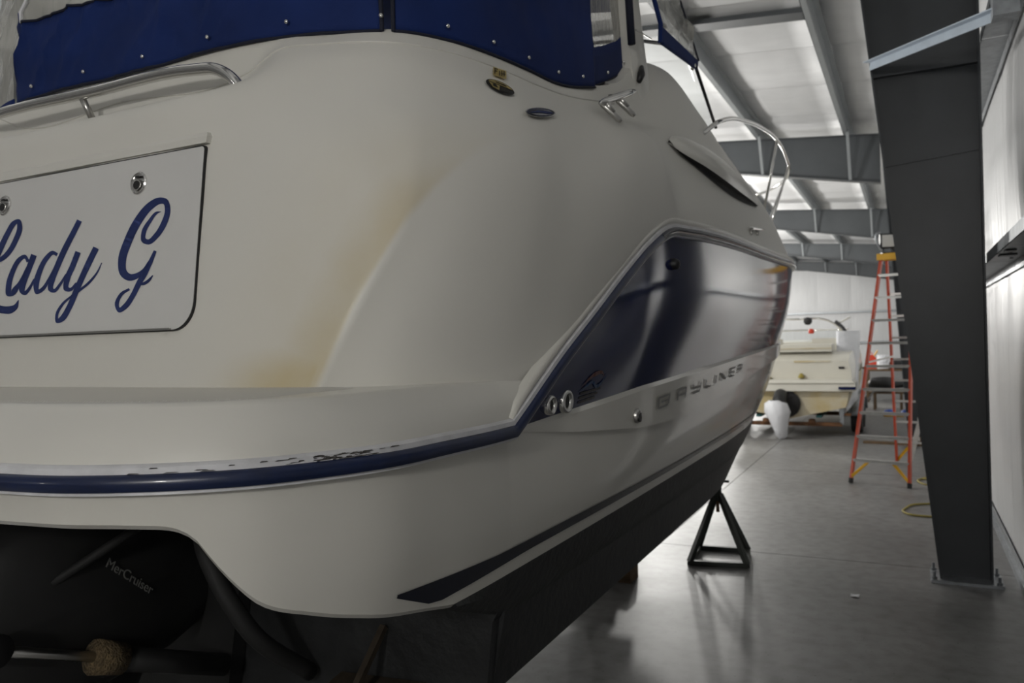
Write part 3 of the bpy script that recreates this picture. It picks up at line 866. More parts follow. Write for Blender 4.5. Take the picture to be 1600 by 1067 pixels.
# deck moulding: stations from the middle of the transom round the quarter to the stem, 7 control points each
TH = 1.48
STN = [
 [(-2.33, 1.482, 1.845), (-2.33, 1.503, 2.05), (-2.33, 1.539, 2.35), (-2.33, 1.563, 2.53), (-2.33, 1.60, 2.655), (-2.33, 1.63, 2.688), (-2.33, 1.715, 2.70), (-2.33, 1.82, 2.895)],
 [(-1.76, 1.482, 1.845), (-1.76, 1.503, 2.05), (-1.76, 1.539, 2.35), (-1.76, 1.563, 2.53), (-1.76, 1.60, 2.655), (-1.76, 1.63, 2.688), (-1.76, 1.715, 2.70), (-1.76, 1.83, 2.90)],
 [(-1.64, 1.483, 1.845), (-1.64, 1.504, 2.05), (-1.63, 1.543, 2.35), (-1.63, 1.573, 2.53), (-1.63, 1.625, 2.655), (-1.63, 1.66, 2.70), (-1.63, 1.725, 2.765), (-1.66, 1.843, 2.897)],
 [(-1.50, 1.489, 1.845), (-1.48, 1.512, 2.05), (-1.47, 1.559, 2.35), (-1.47, 1.592, 2.52), (-1.49, 1.66, 2.65), (-1.495, 1.69, 2.70), (-1.50, 1.735, 2.76), (-1.53, 1.86, 2.885)],
 [(-1.305, 1.505, 1.845), (-1.205, 1.555, 2.05), (-1.12, 1.655, 2.28), (-1.13, 1.73, 2.48), (-1.20, 1.80, 2.65), (-1.215, 1.82, 2.69), (-1.235, 1.85, 2.745), (-1.31, 1.94, 2.875)],
 [(-1.15, 1.62, 1.84), (-1.08, 1.68, 2.05), (-1.03, 1.78, 2.28), (-1.04, 1.87, 2.48), (-1.11, 1.94, 2.65), (-1.125, 1.955, 2.69), (-1.155, 1.98, 2.745), (-1.235, 2.06, 2.876)],
 [(-1.02, 1.82, 1.836), (-.975, 1.89, 2.04), (-.95, 1.99, 2.27), (-.96, 2.08, 2.47), (-1.03, 2.15, 2.645), (-1.05, 2.165, 2.685), (-1.085, 2.19, 2.74), (-1.175, 2.26, 2.878)],
 [(-.945, 2.04, 1.842), (-.93, 2.11, 2.03), (-.918, 2.20, 2.25), (-.928, 2.28, 2.45), (-.992, 2.35, 2.635), (-1.015, 2.36, 2.68), (-1.052, 2.38, 2.738), (-1.145, 2.43, 2.88)],
 [(-.905, 2.39, 2.045), (-.894, 2.42, 2.16), (-.885, 2.46, 2.33), (-.900, 2.50, 2.49), (-.972, 2.54, 2.65), (-1.0, 2.55, 2.70), (-1.04, 2.56, 2.76), (-1.12, 2.60, 2.88)],
 [(-.872, 2.90, 2.31), (-.862, 2.90, 2.38), (-.860, 2.91, 2.50), (-.880, 2.92, 2.63), (-.95, 2.93, 2.755), (-.985, 2.93, 2.79), (-1.03, 2.93, 2.825), (-1.09, 2.93, 2.95)],
 [(-.864, 3.20, 2.405), (-.856, 3.20, 2.46), (-.858, 3.20, 2.55), (-.886, 3.20, 2.68), (-.955, 3.20, 2.80), (-1.0, 3.20, 2.835), (-1.05, 3.20, 2.875), (-1.105, 3.22, 3.04)],
 [(-.861, 3.37, 2.418), (-.863, 3.37, 2.475), (-.895, 3.37, 2.58), (-.94, 3.37, 2.71), (-1.0, 3.37, 2.84), (-1.025, 3.37, 2.875), (-1.065, 3.37, 2.93), (-1.12, 3.39, 3.11)],
 [(-.858, 3.60, 2.435), (-.866, 3.60, 2.49), (-.91, 3.60, 2.61), (-.96, 3.60, 2.74), (-1.015, 3.60, 2.88), (-1.035, 3.60, 2.93), (-1.075, 3.60, 3.0), (-1.13, 3.60, 3.24)],
 [(-.856, 4.10, 2.46), (-.866, 4.10, 2.52), (-.90, 4.10, 2.66), (-.95, 4.10, 2.82), (-1.01, 4.10, 2.98), (-1.03, 4.10, 3.04), (-1.06, 4.10, 3.14), (-1.13, 4.10, 3.37)],
 [(-.854, 5.00, 2.49), (-.864, 5.00, 2.55), (-.90, 5.00, 2.69), (-.955, 5.00, 2.86), (-1.01, 5.00, 3.01), (-1.03, 5.00, 3.06), (-1.06, 5.00, 3.15), (-1.15, 5.00, 3.36)],
 [(-.852, 6.00, 2.515), (-.864, 6.00, 2.57), (-.905, 6.00, 2.70), (-.96, 6.00, 2.86), (-1.015, 6.00, 3.0), (-1.035, 6.00, 3.05), (-1.075, 6.00, 3.13), (-1.19, 6.00, 3.29)],
 [(-.87, 7.00, 2.545), (-.885, 7.00, 2.59), (-.93, 7.00, 2.71), (-.985, 7.00, 2.85), (-1.045, 7.00, 2.97), (-1.07, 7.00, 3.01), (-1.12, 7.00, 3.07), (-1.27, 7.00, 3.19)],
 [(-1.03, 8.00, 2.575), (-1.045, 8.00, 2.61), (-1.10, 8.00, 2.69), (-1.16, 8.00, 2.79), (-1.22, 8.00, 2.87), (-1.245, 8.00, 2.90), (-1.30, 8.00, 2.94), (-1.48, 8.00, 3.03)],
 [(-1.46, 9.00, 2.595), (-1.475, 8.99, 2.62), (-1.51, 8.97, 2.67), (-1.56, 8.94, 2.73), (-1.62, 8.90, 2.77), (-1.65, 8.89, 2.785), (-1.70, 8.86, 2.81), (-1.88, 8.80, 2.86)],
 [(-1.96, 9.58, 2.605), (-1.965, 9.57, 2.63), (-1.98, 9.54, 2.66), (-2.0, 9.50, 2.70), (-2.03, 9.45, 2.73), (-2.04, 9.43, 2.74), (-2.07, 9.38, 2.76), (-2.16, 9.25, 2.79)],
 [(-2.33, 9.79, 2.61), (-2.33, 9.78, 2.63), (-2.33, 9.75, 2.66), (-2.33, 9.70, 2.70), (-2.33, 9.64, 2.72), (-2.33, 9.61, 2.73), (-2.33, 9.56, 2.74), (-2.33, 9.40, 2.76)],
]
fine = [hermite_line(s, 6) for s in STN]          # each station refined vertically: 37 points
NV = len(fine[0])
deck = []
for r in range(NV):
    z_w = max(0.0, min(1.0, (22 - r) / 12.0))
    deck.append(hermite_line([f[r] for f in fine], 8, crease={4: z_w}))
dk = MB().grid(deck)
dk.build('deck', M['deck'], boat, smooth=True, mirror_x=XC, label='white moulded deck and transom with yellowed stains by the quarter')
def deck_pt(col, row):   # col in station units, row in control units
    i = min(len(deck[0]) - 2, int(col * 8)); j = min(NV - 2, int(row * 6))
    fi = col * 8 - i; fj = row * 6 - j
    a = deck[j][i].lerp(deck[j][i + 1], fi); b = deck[j + 1][i].lerp(deck[j + 1][i + 1], fi)
    p = a.lerp(b, fj)
    n = (deck[j][i + 1] - deck[j][i]).cross(deck[j + 1][i] - deck[j][i]).normalized()
    return p, n

# cabin top and foredeck, closing the moulding to the centre line
tops = []
c0 = 10 * 8
for j in range(c0, len(deck[0])):
    e = deck[-1][j]
    ctr = interp(e.y, [3.2, 4.0, 5.0, 6.0, 7.0, 8.0, 9.4], [3.35, 3.54, 3.55, 3.46, 3.32, 3.14, 2.77])
    row = []
    for k in range(9):
        t = k / 8
        x = e.x + (XC - e.x) * t
        row.append(Vector((x, e.y, e.z + (ctr - e.z) * math.sin(t * math.pi / 2))))
    tops.append(row)
ct = MB().grid(tops, flip=True)
first = tops[0]
ct.grid([first, [Vector((p.x, p.y, 2.3)) for p in first]], flip=True)
ct.build('cabin_top', M['gel'], boat, smooth=True, angle=40, mirror_x=XC)

# gunwale lip line under the canvas
e0 = [deck[-4][j] for j in range(0, 10 * 8)]
MB().tube([p + Vector((0, 0, 0.001)) for p in e0], 0.0035, n=6).build('coaming_bead', M['gel'], boat, smooth=True, mirror_x=XC)

# ---- transom hatch
def ty(z): return 1.4935 + 0.12 * (z - 2.0)
hx0, hx1, hz0, hz1, hr = -2.93, -1.703, 2.006, 2.505, 0.075
def rrect(x0, x1, z0, z1, r_bot, r_top, n=8):
    pts = []
    for cx, cz, a0, r in ((x1 - r_bot, z0 + r_bot, -90, r_bot), (x1 - r_top, z1 - r_top, 0, r_top), (x0 + r_top, z1 - r_top, 90, r_top), (x0 + r_bot, z0 + r_bot, 180, r_bot)):
        for k in range(n + 1):
            a = math.radians(a0 + 90 * k / n); pts.append((cx + r * math.cos(a), cz + r * math.sin(a)))
    return pts
def plate(name, poly, off, thick, mt, parent, smooth=False):
    """flat plate on the transom plane; off = how far it stands out from the plane"""
    return MB().prism([(x, ty(z) - off, z) for x, z in poly], (0, thick, 0)).build(name, mt, parent, smooth=smooth)
plate('hatch_gasket', rrect(hx0 - .0035, hx1 + .0035, hz0 - .0035, hz1 + .0035, hr, .012), 0.0022, 0.012, M['black'], boat)
hatch = plate('transom_hatch', rrect(hx0, hx1, hz0, hz1, hr, .01), 0.004, 0.02, M['hatch'], boat)
hatch['label'] = 'pale grey transom hatch with rounded lower corners'
# recess head above the hatch
MB().prism([(hx0 - .012, ty(2.513) - 0.008, 2.513), (hx1 + .010, ty(2.513) - 0.008, 2.513), (hx1 + .012, ty(2.53) - 0.007, 2.532), (hx1 + .004, ty(2.54) - .001, 2.545), (hx0 - .004, ty(2.54) - .001, 2.545), (hx0 - .012, ty(2.53) - .007, 2.532)], (0, 0.03, 0)).build('hatch_head', M['gel'], boat)
MB().bar((hx0 + .1, ty(hz0) - .009, hz0 + .002), (hx1 - .075, ty(hz0) - .009, hz0 + .002), 0.006, 0.006).build('hinge_rod', M['chromedull'], hatch)
for lx in (-1.955, -2.59):
    lz = 2.43; y = ty(lz) - 0.004
    la = MB().lathe((lx, y, lz), (0, -1, 0.12), [(0.033, 0), (0.033, 0.003), (0.029, 0.006), (0.024, 0.004), (0.0, 0.003)], n=30).build('latch', M['chrome'], hatch, smooth=True, angle=35)
    pear = []
    for k in range(22):
        a = 2 * math.pi * k / 22
        rr = 0.0125 * (1 - 0.28 * math.sin(a)) if math.sin(a) > 0 else 0.0125
        pear.append((lx + rr * math.cos(a), lz - 0.004 + rr * 1.15 * math.sin(a)))
    plate('latch_pull', [(lx + (x - lx) * 1.32, lz - .004 + (z - lz + .004) * 1.3) for x, z in pear], 0.0125, 0.002, M['chrome'], la)
    plate('latch_well', pear, 0.0135, 0.002, M['black'], la)
    plate('latch_slot', [(lx - .008, lz + .015), (lx + .008, lz + .015), (lx + .008, lz + .020), (lx - .008, lz + .020)], 0.0125, 0.002, M['black'], la)
# ---- lettering
LADY_G = [
    ('L', [(-2.61,2.334,-2.608,2.335),(-2.633,2.345,-2.633,2.354),(-2.653,2.339,-2.669,2.347),(-2.664,2.313,-2.684,2.315),(-2.648,2.28,-2.666,2.276),(-2.615,2.26,-2.62,2.247),(-2.583,2.264,-2.568,2.25),(-2.552,2.283,-2.529,2.272),(-2.525,2.318,-2.499,2.309),(-2.512,2.349,-2.484,2.344),(-2.515,2.364,-2.499,2.375),(-2.522,2.36,-2.542,2.373),(-2.547,2.33,-2.573,2.34),(-2.574,2.287,-2.603,2.297),(-2.599,2.245,-2.628,2.253),(-2.626,2.191,-2.654,2.199),(-2.651,2.145,-2.678,2.153),(-2.681,2.111,-2.702,2.121),(-2.724,2.096,-2.728,2.109),(-2.752,2.118,-2.733,2.115),(-2.723,2.136,-2.716,2.123),(-2.664,2.131,-2.67,2.114),(-2.596,2.115,-2.605,2.094),(-2.541,2.103,-2.543,2.08),(-2.508,2.102,-2.495,2.08),(-2.489,2.105,-2.469,2.095),(-2.47,2.119,-2.466,2.118)]),
    ('a', [(-2.445,2.235,-2.431,2.24),(-2.457,2.248,-2.455,2.26),(-2.475,2.241,-2.494,2.252),(-2.5,2.209,-2.525,2.216),(-2.512,2.169,-2.541,2.174),(-2.51,2.145,-2.536,2.139),(-2.51,2.147,-2.492,2.136),(-2.478,2.176,-2.462,2.169),(-2.445,2.221,-2.429,2.215),(-2.426,2.249,-2.407,2.242)]),
    ('a', [(-2.397,2.252,-2.426,2.261),(-2.416,2.213,-2.444,2.222),(-2.436,2.172,-2.465,2.179),(-2.442,2.149,-2.47,2.149),(-2.442,2.147,-2.434,2.133),(-2.424,2.157,-2.411,2.151),(-2.403,2.182,-2.394,2.179)]),
    ('d', [(-2.3,2.244,-2.294,2.253),(-2.315,2.25,-2.323,2.263),(-2.339,2.236,-2.359,2.246),(-2.363,2.2,-2.388,2.208),(-2.373,2.162,-2.401,2.165),(-2.372,2.147,-2.387,2.135),(-2.361,2.151,-2.347,2.142),(-2.33,2.181,-2.317,2.176),(-2.304,2.218,-2.29,2.212)]),
    ('d', [(-2.194,2.341,-2.217,2.35),(-2.22,2.302,-2.244,2.312),(-2.25,2.258,-2.276,2.268),(-2.278,2.21,-2.304,2.219),(-2.298,2.168,-2.325,2.175),(-2.302,2.147,-2.326,2.144),(-2.301,2.146,-2.291,2.134),(-2.276,2.16,-2.265,2.154),(-2.25,2.187,-2.242,2.184)]),
    ('y', [(-2.187,2.246,-2.212,2.254),(-2.206,2.206,-2.231,2.214),(-2.227,2.166,-2.253,2.172),(-2.229,2.146,-2.252,2.141),(-2.223,2.144,-2.214,2.134),(-2.198,2.159,-2.189,2.154)]),
    ('y', [(-2.106,2.251,-2.131,2.261),(-2.131,2.212,-2.157,2.221),(-2.159,2.167,-2.184,2.175),(-2.183,2.123,-2.208,2.131),(-2.208,2.079,-2.232,2.087),(-2.236,2.047,-2.257,2.059),(-2.276,2.044,-2.265,2.054),(-2.28,2.067,-2.266,2.064),(-2.258,2.097,-2.247,2.092),(-2.219,2.119,-2.212,2.114),(-2.176,2.139,-2.169,2.133),(-2.135,2.162,-2.127,2.156),(-2.108,2.184,-2.101,2.181),(-2.089,2.21,-2.086,2.209)]),
    ('G', [(-1.852,2.337,-1.853,2.338),(-1.868,2.333,-1.874,2.339),(-1.889,2.312,-1.902,2.319),(-1.908,2.284,-1.926,2.29),(-1.908,2.267,-1.926,2.262),(-1.898,2.263,-1.89,2.248),(-1.873,2.277,-1.855,2.266),(-1.849,2.307,-1.827,2.298),(-1.838,2.341,-1.816,2.337),(-1.845,2.358,-1.828,2.367),(-1.857,2.36,-1.866,2.379),(-1.889,2.349,-1.912,2.367),(-1.93,2.313,-1.96,2.328),(-1.964,2.26,-1.997,2.272),(-1.983,2.207,-2.017,2.213),(-1.978,2.181,-2.007,2.174),(-1.96,2.169,-1.965,2.15),(-1.936,2.17,-1.924,2.156),(-1.91,2.18,-1.899,2.173),(-1.89,2.201,-1.881,2.197)]),
    ('G', [(-1.859,2.226,-1.87,2.23),(-1.874,2.191,-1.891,2.198),(-1.89,2.163,-1.911,2.172),(-1.91,2.137,-1.931,2.145),(-1.933,2.103,-1.952,2.111),(-1.961,2.073,-1.978,2.084),(-1.998,2.062,-1.995,2.076),(-2.016,2.087,-1.998,2.084),(-1.999,2.115,-1.987,2.108),(-1.962,2.129,-1.955,2.123)]),
    ('G', [(-1.925,2.14,-1.923,2.135),(-1.9,2.143,-1.894,2.135),(-1.881,2.152,-1.873,2.147),(-1.868,2.16,-1.865,2.159)]),
]
for ch_, rows_ in LADY_G:
    Lf = hermite_line([(a, b, 0) for a, b, c, d in rows_], 7); Rf = hermite_line([(c, d, 0) for a, b, c, d in rows_], 7)
    g = [[(p.x, ty(p.y) - 0.0052, p.y) for p in Lf], [(p.x, ty(p.y) - 0.0052, p.y) for p in Rf]]
    MB().grid(g).grid(g, flip=True).build('letter', M['letter'], hatch)

# hull lettering, squared strokes following the styling strip
def strip_pt(y, z):
    k = min(range(len(s_mid) - 1), key=lambda q: abs(s_mid[q].y + s_mid[q + 1].y - 2 * y))
    f = (y - s_mid[k].y) / max(1e-6, s_mid[k + 1].y - s_mid[k].y)
    a, b = s_mid[k].lerp(s_mid[k + 1], f), s_bot[k].lerp(s_bot[k + 1], f)
    t = (a.z - z) / max(1e-3, a.z - b.z)
    return Vector((a.x + (b.x - a.x) * t + 0.005, y, z))
GLYPH = {'B': [[(0, 0), (0, 1), (1, 1), (.86, 0), (0, 0)], [(.25, .5), (.9, .5)]], 'A': [[(0, 0), (.1, 1), (1, 1), (.85, 0)], [(.1, .45), (.9, .45)]],
         'Y': [[(.05, 1), (0, .5), (.9, .5)], [(1, 1), (.82, 0), (0, 0)]], 'L': [[(.1, 1), (0, 0), (1, 0)]], 'I': [[(.8, 1), (.2, 0)]],
         'N': [[(0, 0), (.1, 1), (.75, 0), (1, 1)]], 'E': [[(1, 1), (.1, 1), (0, 0), (.85, 0)], [(.05, .5), (.8, .5)]], 'R': [[(0, 0), (.1, 1), (1, 1), (.9, .5), (.1, .5)], [(.5, .5), (.85, 0)]]}
for c_, ya, yb in (('B', 3.07, 3.22), ('A', 3.34, 3.48), ('Y', 3.60, 3.76), ('L', 3.85, 3.96), ('I', 4.06, 4.09), ('N', 4.19, 4.35), ('E', 4.43, 4.57), ('R', 4.67, 4.79)):
    mb = MB()
    for st_ in GLYPH[c_]:
        for (u0, v0), (u1, v1) in zip(st_[:-1], st_[1:]):
            q = []
            for u_, v_ in ((u0, v0), (u1, v1)):
                y = ya + (yb - ya) * u_; z = 1.668 + 0.0405 * (y - 3.07) + 0.041 * v_
                q.append((y, z))
            dy, dz = q[1][0] - q[0][0], q[1][1] - q[0][1]; l = math.hypot(dy, dz)
            wy, wz = (0.012 if abs(dz) > 0.02 else 0.0), (0.0042 if abs(dy) > 0.02 else 0.0)
            vs = [strip_pt(q[0][0] - wy, q[0][1] - wz), strip_pt(q[1][0] - wy, q[1][1] - wz), strip_pt(q[1][0] + wy, q[1][1] + wz), strip_pt(q[0][0] + wy, q[0][1] + wz)]
            mb.add(vs, [(0, 1, 2, 3), (3, 2, 1, 0)])
    mb.build('letter', M['greyletter'], boat)

def navy_pt(y, z, off=0.0):
    """point on the navy side"""
    i = min(range(len(n_top)), key=lambda q: abs(n_top[q].y - y))
    a, b = n_top[i], s_top[i]; h = a.z - b.z; t = (a.z - z) / max(1e-3, h)
    t = min(1, max(0, t))
    return Vector((a.x + (b.x - a.x) * t + 0.03 * math.sin(math.pi * t) * min(1, max(0, h) / 0.5) + off, y, z))
# through-hull fittings
def ring(y, z, r, name='through_hull'):
    c = navy_pt(y, z); ax_ = (1, -0.06, -0.05)
    o = MB().lathe(c, ax_, [(r, -0.005), (r, 0.006), (r * .93, 0.012), (r * .78, 0.015), (r * .62, 0.012), (r * .55, 0.004), (r * .5, -0.004)], n=28).build(name, M['chrome'], boat, smooth=True, angle=60)
    MB().lathe(c, ax_, [(r * .56, 0.0), (r * .56, 0.005)], n=24).build('drain_hole', M['black'], o)
ring(2.125, 1.76, 0.030); ring(2.235, 1.762, 0.037)
c = strip_pt(2.825, 1.662)
o = MB().lathe(c, (1, 0, 0), [(.028, -.004), (.028, .005), (.022, .012), (.013, .014), (.011, .004)], n=24).build('through_hull', M['chromedull'], boat, smooth=True, angle=50)
MB().lathe(c + Vector((0.008, -.008, -.006)), (1, 0, 0), [(.016, 0), (.016, .008)], n=16).build('drain_hole', M['black'], o)
c = navy_pt(3.19, 2.25)
MB().lathe(c, (1, -.1, -.1), [(.024, -.004), (.024, .012), (.018, .026), (.010, .03)], n=18).build('fuel_vent', M['black'], boat, smooth=True, angle=50)

# faint wave emblem on the navy side
def ribbon_navy(pts, name, mt):
    L = hermite_line([(a, b, w) for a, b, w in pts], 5); mb = MB(); up_, dn_ = [], []
    for p in L:
        up_.append(navy_pt(p.x, p.y + p.z, 0.003)); dn_.append(navy_pt(p.x, p.y - p.z, 0.003))
    mb.grid([up_, dn_]); mb.grid([up_, dn_], flip=True); return mb.build(name, mt, boat)
ribbon_navy([(2.33, 1.80, .001), (2.38, 1.825, .005), (2.43, 1.838, .007), (2.48, 1.838, .004), (2.50, 1.828, .001)], 'emblem_arc', M['orangeink'])
ribbon_navy([(2.32, 1.785, .001), (2.37, 1.803, .004), (2.41, 1.812, .005), (2.445, 1.795, .006), (2.48, 1.80, .006), (2.52, 1.832, .002)], 'emblem_wave', M['cyanink'])
for k, (ya, yb) in enumerate(((2.33, 2.49), (2.33, 2.47), (2.33, 2.46))):
    z = 1.778 - 0.014 * k
    g = [[navy_pt(ya + (yb - ya) * t / 6, z + .009 * t / 6 + .004, .003) for t in range(7)], [navy_pt(ya + (yb - ya) * t / 6, z + .009 * t / 6 - .004, .003) for t in range(7)]]
    MB().grid(g).grid(g, flip=True).build('emblem_text_line', M['brownink'], boat)

# ------------------------------------------------------------------ cruiser: canvas, hardware, drive
from mathutils import noise as mnoise
def deck_x(y, z):
    """starboard deck surface x at (y, z) on the side (y > 2.2)"""
    prof = []
    for r in range(NV):
        row = deck[r]
        for i in range(6 * 8, len(row) - 1):
            if (row[i].y - y) * (row[i + 1].y - y) <= 0 and row[i].y != row[i + 1].y:
                t = (y - row[i].y) / (row[i + 1].y - row[i].y); p = row[i].lerp(row[i + 1], t); prof.append((p.z, p.x)); break
    prof.sort()
    return interp(z, [p[0] for p in prof], [p[1] for p in prof])

def curtain(name, path, inward, height, rows, win, mirror, label=None, amp=0.010, drop=0.012, out=0.012, lean=0.35):
    """canvas wall standing on path; win(p, h) selects clear vinyl cells"""
    n = len(path); nn = normals2(path)
    if path[0].x > -2.3: nn[0] = nn[1]
    nn[-1] = nn[-2]
    g = []
    for r in range(rows + 1):
        h = -drop + (height + drop) * (r / rows) ** 1.15
        row = []
        for i, p in enumerate(path):
            q = p + nn[i] * (out - lean * max(0, h) ** 1.3 * 0.5) + Vector((0, 0, h))
            v = Vector((p.x * 5 + h * 3.5, p.y * 5 + h * 3.0, h * 1.2))
            f = mnoise.noise(v * 1.6) * amp + abs(mnoise.noise(v * 3.1 + Vector((7, 3, 1)))) * amp * 0.9
            qx = p.x * 0.82 - h * 0.57; al = p.x * 0.57 + h * 0.82
            f += amp * 1.1 * (1 - abs(mnoise.noise(Vector((qx * 8, al * 1.3, 3.3))))) ** 7
            f *= min(1.0, 0.25 + max(0, h) * 5)
            row.append(q + nn[i] * f)
        g.append(row)
    a = MB(); b = MB()
    vs = [p for row in g for p in row]
    fa, fb = [], []
    for r in range(rows):
        hm = -drop + (height + drop) * ((r + .5) / rows) ** 1.15
        for i in range(n - 1):
            q = (r * n + i, r * n + i + 1, (r + 1) * n + i + 1, (r + 1) * n + i)
            (fb if win(path[i], hm) else fa).append(q)
    def compact(fs):
        used = sorted({i for f in fs for i in f}); mp = {v: k for k, v in enumerate(used)}
        return [vs[i] for i in used], [tuple(mp[i] for i in f) for f in fs]
    a.add(*compact(fa))
    o = a.build(name, M['canvas'], boat, smooth=True, label=label, twin_x=XC if mirror else None)
    sd = o.modifiers.new('thick', 'SOLIDIFY'); sd.thickness = 0.004
    if fb:
        b.add(*compact(fb)); w = b.build('clear_window', M['vinyl'], o, smooth=True, twin_x=XC if mirror else None)
    hem = MB().tube([p + Vector((0, 0, 0.002)) for p in g[0]], 0.005, n=6)
    hem.build('hem', M['canvashem'], o, smooth=True, twin_x=XC if mirror else None)
    return o, g, nn
base_all = deck[-1]
def seg(c0_, c1_, n_):
    return resample([base_all[i] for i in range(int(c0_ * 8), int(c1_ * 8) + 1)], n_)
def mirror_pts(L): return [Vector((2 * XC - p.x, p.y, p.z)) for p in reversed(L)]
# aft curtain runs port to starboard as one piece
st_half = seg(0, 3.87, 60)
aft_path = [Vector(p) for p in mirror_pts(st_half)][:-1] + st_half
aft_path = [p for p in aft_path if p.x > -2.985]
aft, ag, an = curtain('aft_curtain', aft_path, None, 1.0, 26, lambda p, h: 0.27 < h < 0.86 and -2.93 < p.x < -1.74, False,
                      label='blue canvas aft curtain snapped along the coaming', amp=0.022)
port_path = [p for p in mirror_pts(seg(0, 9.6, 120)) if p.x < -2.985]
pc, pg, pn = curtain('port_curtain', port_path, None, 1.0, 20, lambda p, h: h > 0.03 and p.y < 2.6, False, label='clear vinyl port curtain')
side_path = seg(3.9, 9.02, 90)
sdc, sg, sn = curtain('side_curtain', side_path, None, 1.0, 24, lambda p, h: 0.55 < h < 0.9 and p.y > 2.1 and p.y < 2.6, False, label='blue canvas side curtain over the starboard coaming', amp=0.006, lean=0.1)
fwd_path = resample([Vector((-1.10, 2.66, 2.895)), Vector((-1.10, 2.93, 2.95)), Vector((-1.115, 3.22, 3.06)), Vector((-1.13, 3.45, 3.16)), Vector((-1.14, 3.6, 3.25))], 24)
fdc, fg, fn = curtain('forward_curtain', fwd_path, None, 0.9, 18, lambda p, h: h > 0.17, True, label='dark blue canvas strip under a clear side window', amp=0.003, out=-0.03, lean=0.05)
# zipper edge and window piping
MB().tube([g_[0] + sn[0] * 0.004 for g_ in sg], 0.006, n=6).build('zipper_edge', M['canvashem'], sdc)
MB().tube([g_[-1] + an[-1] * 0.004 for g_ in ag], 0.007, n=6).build('zipper_edge', M['canvashem'], aft)
wl = [i for i, p in enumerate(aft_path) if -2.93 < p.x < -1.74]
rw = next(r for r in range(27) if -0.012 + 1.012 * (r / 26) ** 1.15 > 0.275)
MB().tube([ag[rw][i] + an[i] * 0.002 for i in wl], 0.005, n=6).build('window_piping', M['canvashem'], aft)
MB().tube([ag[r][wl[0]] + an[wl[0]] * 0.003 for r in range(rw, 26)], 0.008, n=6).build('zipper_track', M['railwhite'], aft)
def snaps(path, nn_, parent, step, start, h=0.03, off=0.020):
    acc = -start; last = path[0]
    for i, p in enumerate(path):
        acc += (p - last).length; last = p
        if acc >= step or (i == 0 and start == 0):
            acc = 0
            c = p + nn_[i] * off + Vector((0, 0, h))
            MB().lathe(c, nn_[i], [(.0068, -.004), (.0068, .002), (.005, .0048), (.0015, .0055)], n=14).build('snap', M['chrome'], parent, smooth=True, angle=50)
snaps(aft_path, an, aft, 0.30, -0.17, off=0.024)
snaps(side_path, sn, sdc, 0.19, -0.03, off=0.018)
snaps(fwd_path, fn, fdc, 0.3, -0.02, off=-0.018)
# bimini top closing the canvas
bt = MB()
ring_pts = [ag[-1][i] for i in range(0, len(aft_path), 4)] + [sg[-1][i] for i in range(0, len(side_path), 6)]
half = [p for p in ring_pts if p.x >= XC]
half = sorted(half, key=lambda p: p.y)
rows = []
for y, z, hw in ((2.12, 3.86, 0.55), (2.3, 3.92, 0.98), (2.7, 3.97, 1.05), (3.3, 4.02, 1.05), (3.9, 4.0, 1.02), (4.4, 3.92, 0.98)):
    rows.append([Vector((XC + hw * math.sin(a), y, z - 0.12 * (1 - math.cos(a)))) for a in [math.radians(-90 + 180 * k / 12) for k in range(13)]])
bt.grid(rows)
o = bt.build('bimini_top', M['canvas'], boat, smooth=True); o.modifiers.new('thick', 'SOLIDIFY').thickness = 0.006

# radar arch leg, windshield side curtain, windshield
arch = MB()
def arch_leg(y0, y1, x0, x1, z0, z1):
    rows_ = []
    for t in [k / 8 for k in range(9)]:
        z = z0 + (z1 - z0) * t; xo = x0 + (x1 - x0) * t; sh = -0.10 * t; w = 1 - 0.15 * t
        rows_.append([Vector((xo, y0 + sh, z)), Vector((xo + .012, y0 + sh + .05 * w, z)), Vector((xo + .012, y0 + sh + (y1 - y0 - .05) * w, z)), Vector((xo, y0 + sh + (y1 - y0) * w, z)),
                      Vector((xo - .07, y0 + sh + (y1 - y0) * w, z)), Vector((xo - .07, y0 + sh, z)), Vector((xo, y0 + sh, z))])
    return rows_
al = arch_leg(3.56, 3.84, -1.11, -1.17, 3.05, 4.0)
arch.grid(al)
arch.build('radar_arch_leg', M['gel'], boat, smooth=True, angle=40, twin_x=XC)
MB().bar((-1.105, 3.57, 3.39), (-1.105, 3.82, 3.43), 0.006, 0.006).build('arch_seam', M['chromedull'], boat, twin_x=XC)
MB().tube([(-1.105, 3.50, 3.30), (-1.11, 3.49, 3.5), (-1.15, 3.44, 4.0)], 0.018, n=8).build('curtain_edge', M['canvashem'], boat, smooth=True, twin_x=XC)
MB().tube([(-1.10, 3.58, 3.15), (-1.095, 3.60, 3.19), (-1.10, 3.63, 3.235)], [.012, .02, .010], n=8).build('canvas_tie', M['black'], boat, smooth=True)
# side wing curtain: clear vinyl over a blue foot strip
def quadgrid(A, B, Cc, D, nu, nv, amp=0.0):
    A, B, Cc, D = map(Vector, (A, B, Cc, D)); g = []
    for j in range(nv + 1):
        row = []
        for i in range(nu + 1):
            p = A.lerp(B, i / nu).lerp(D.lerp(Cc, i / nu), j / nv)
            p.x += amp * mnoise.noise(p * 9) * (1 if 0 < i < nu and 0 < j < nv else 0)
            row.append(p)
        g.append(row)
    return g
A, B = Vector((-1.03, 3.74, 3.365)), Vector((-1.03, 4.47, 3.455))
A2, B2 = Vector((-1.032, 3.72, 3.455)), Vector((-1.03, 4.50, 3.515))
wing = MB().grid(quadgrid(A, B, B2, A2, 14, 4)); 
o = wing.build('wing_strip', M['canvas'], boat, smooth=True, twin_x=XC, label='blue canvas strip along the foot of the wing window'); o.modifiers.new('t', 'SOLIDIFY').thickness = 0.008
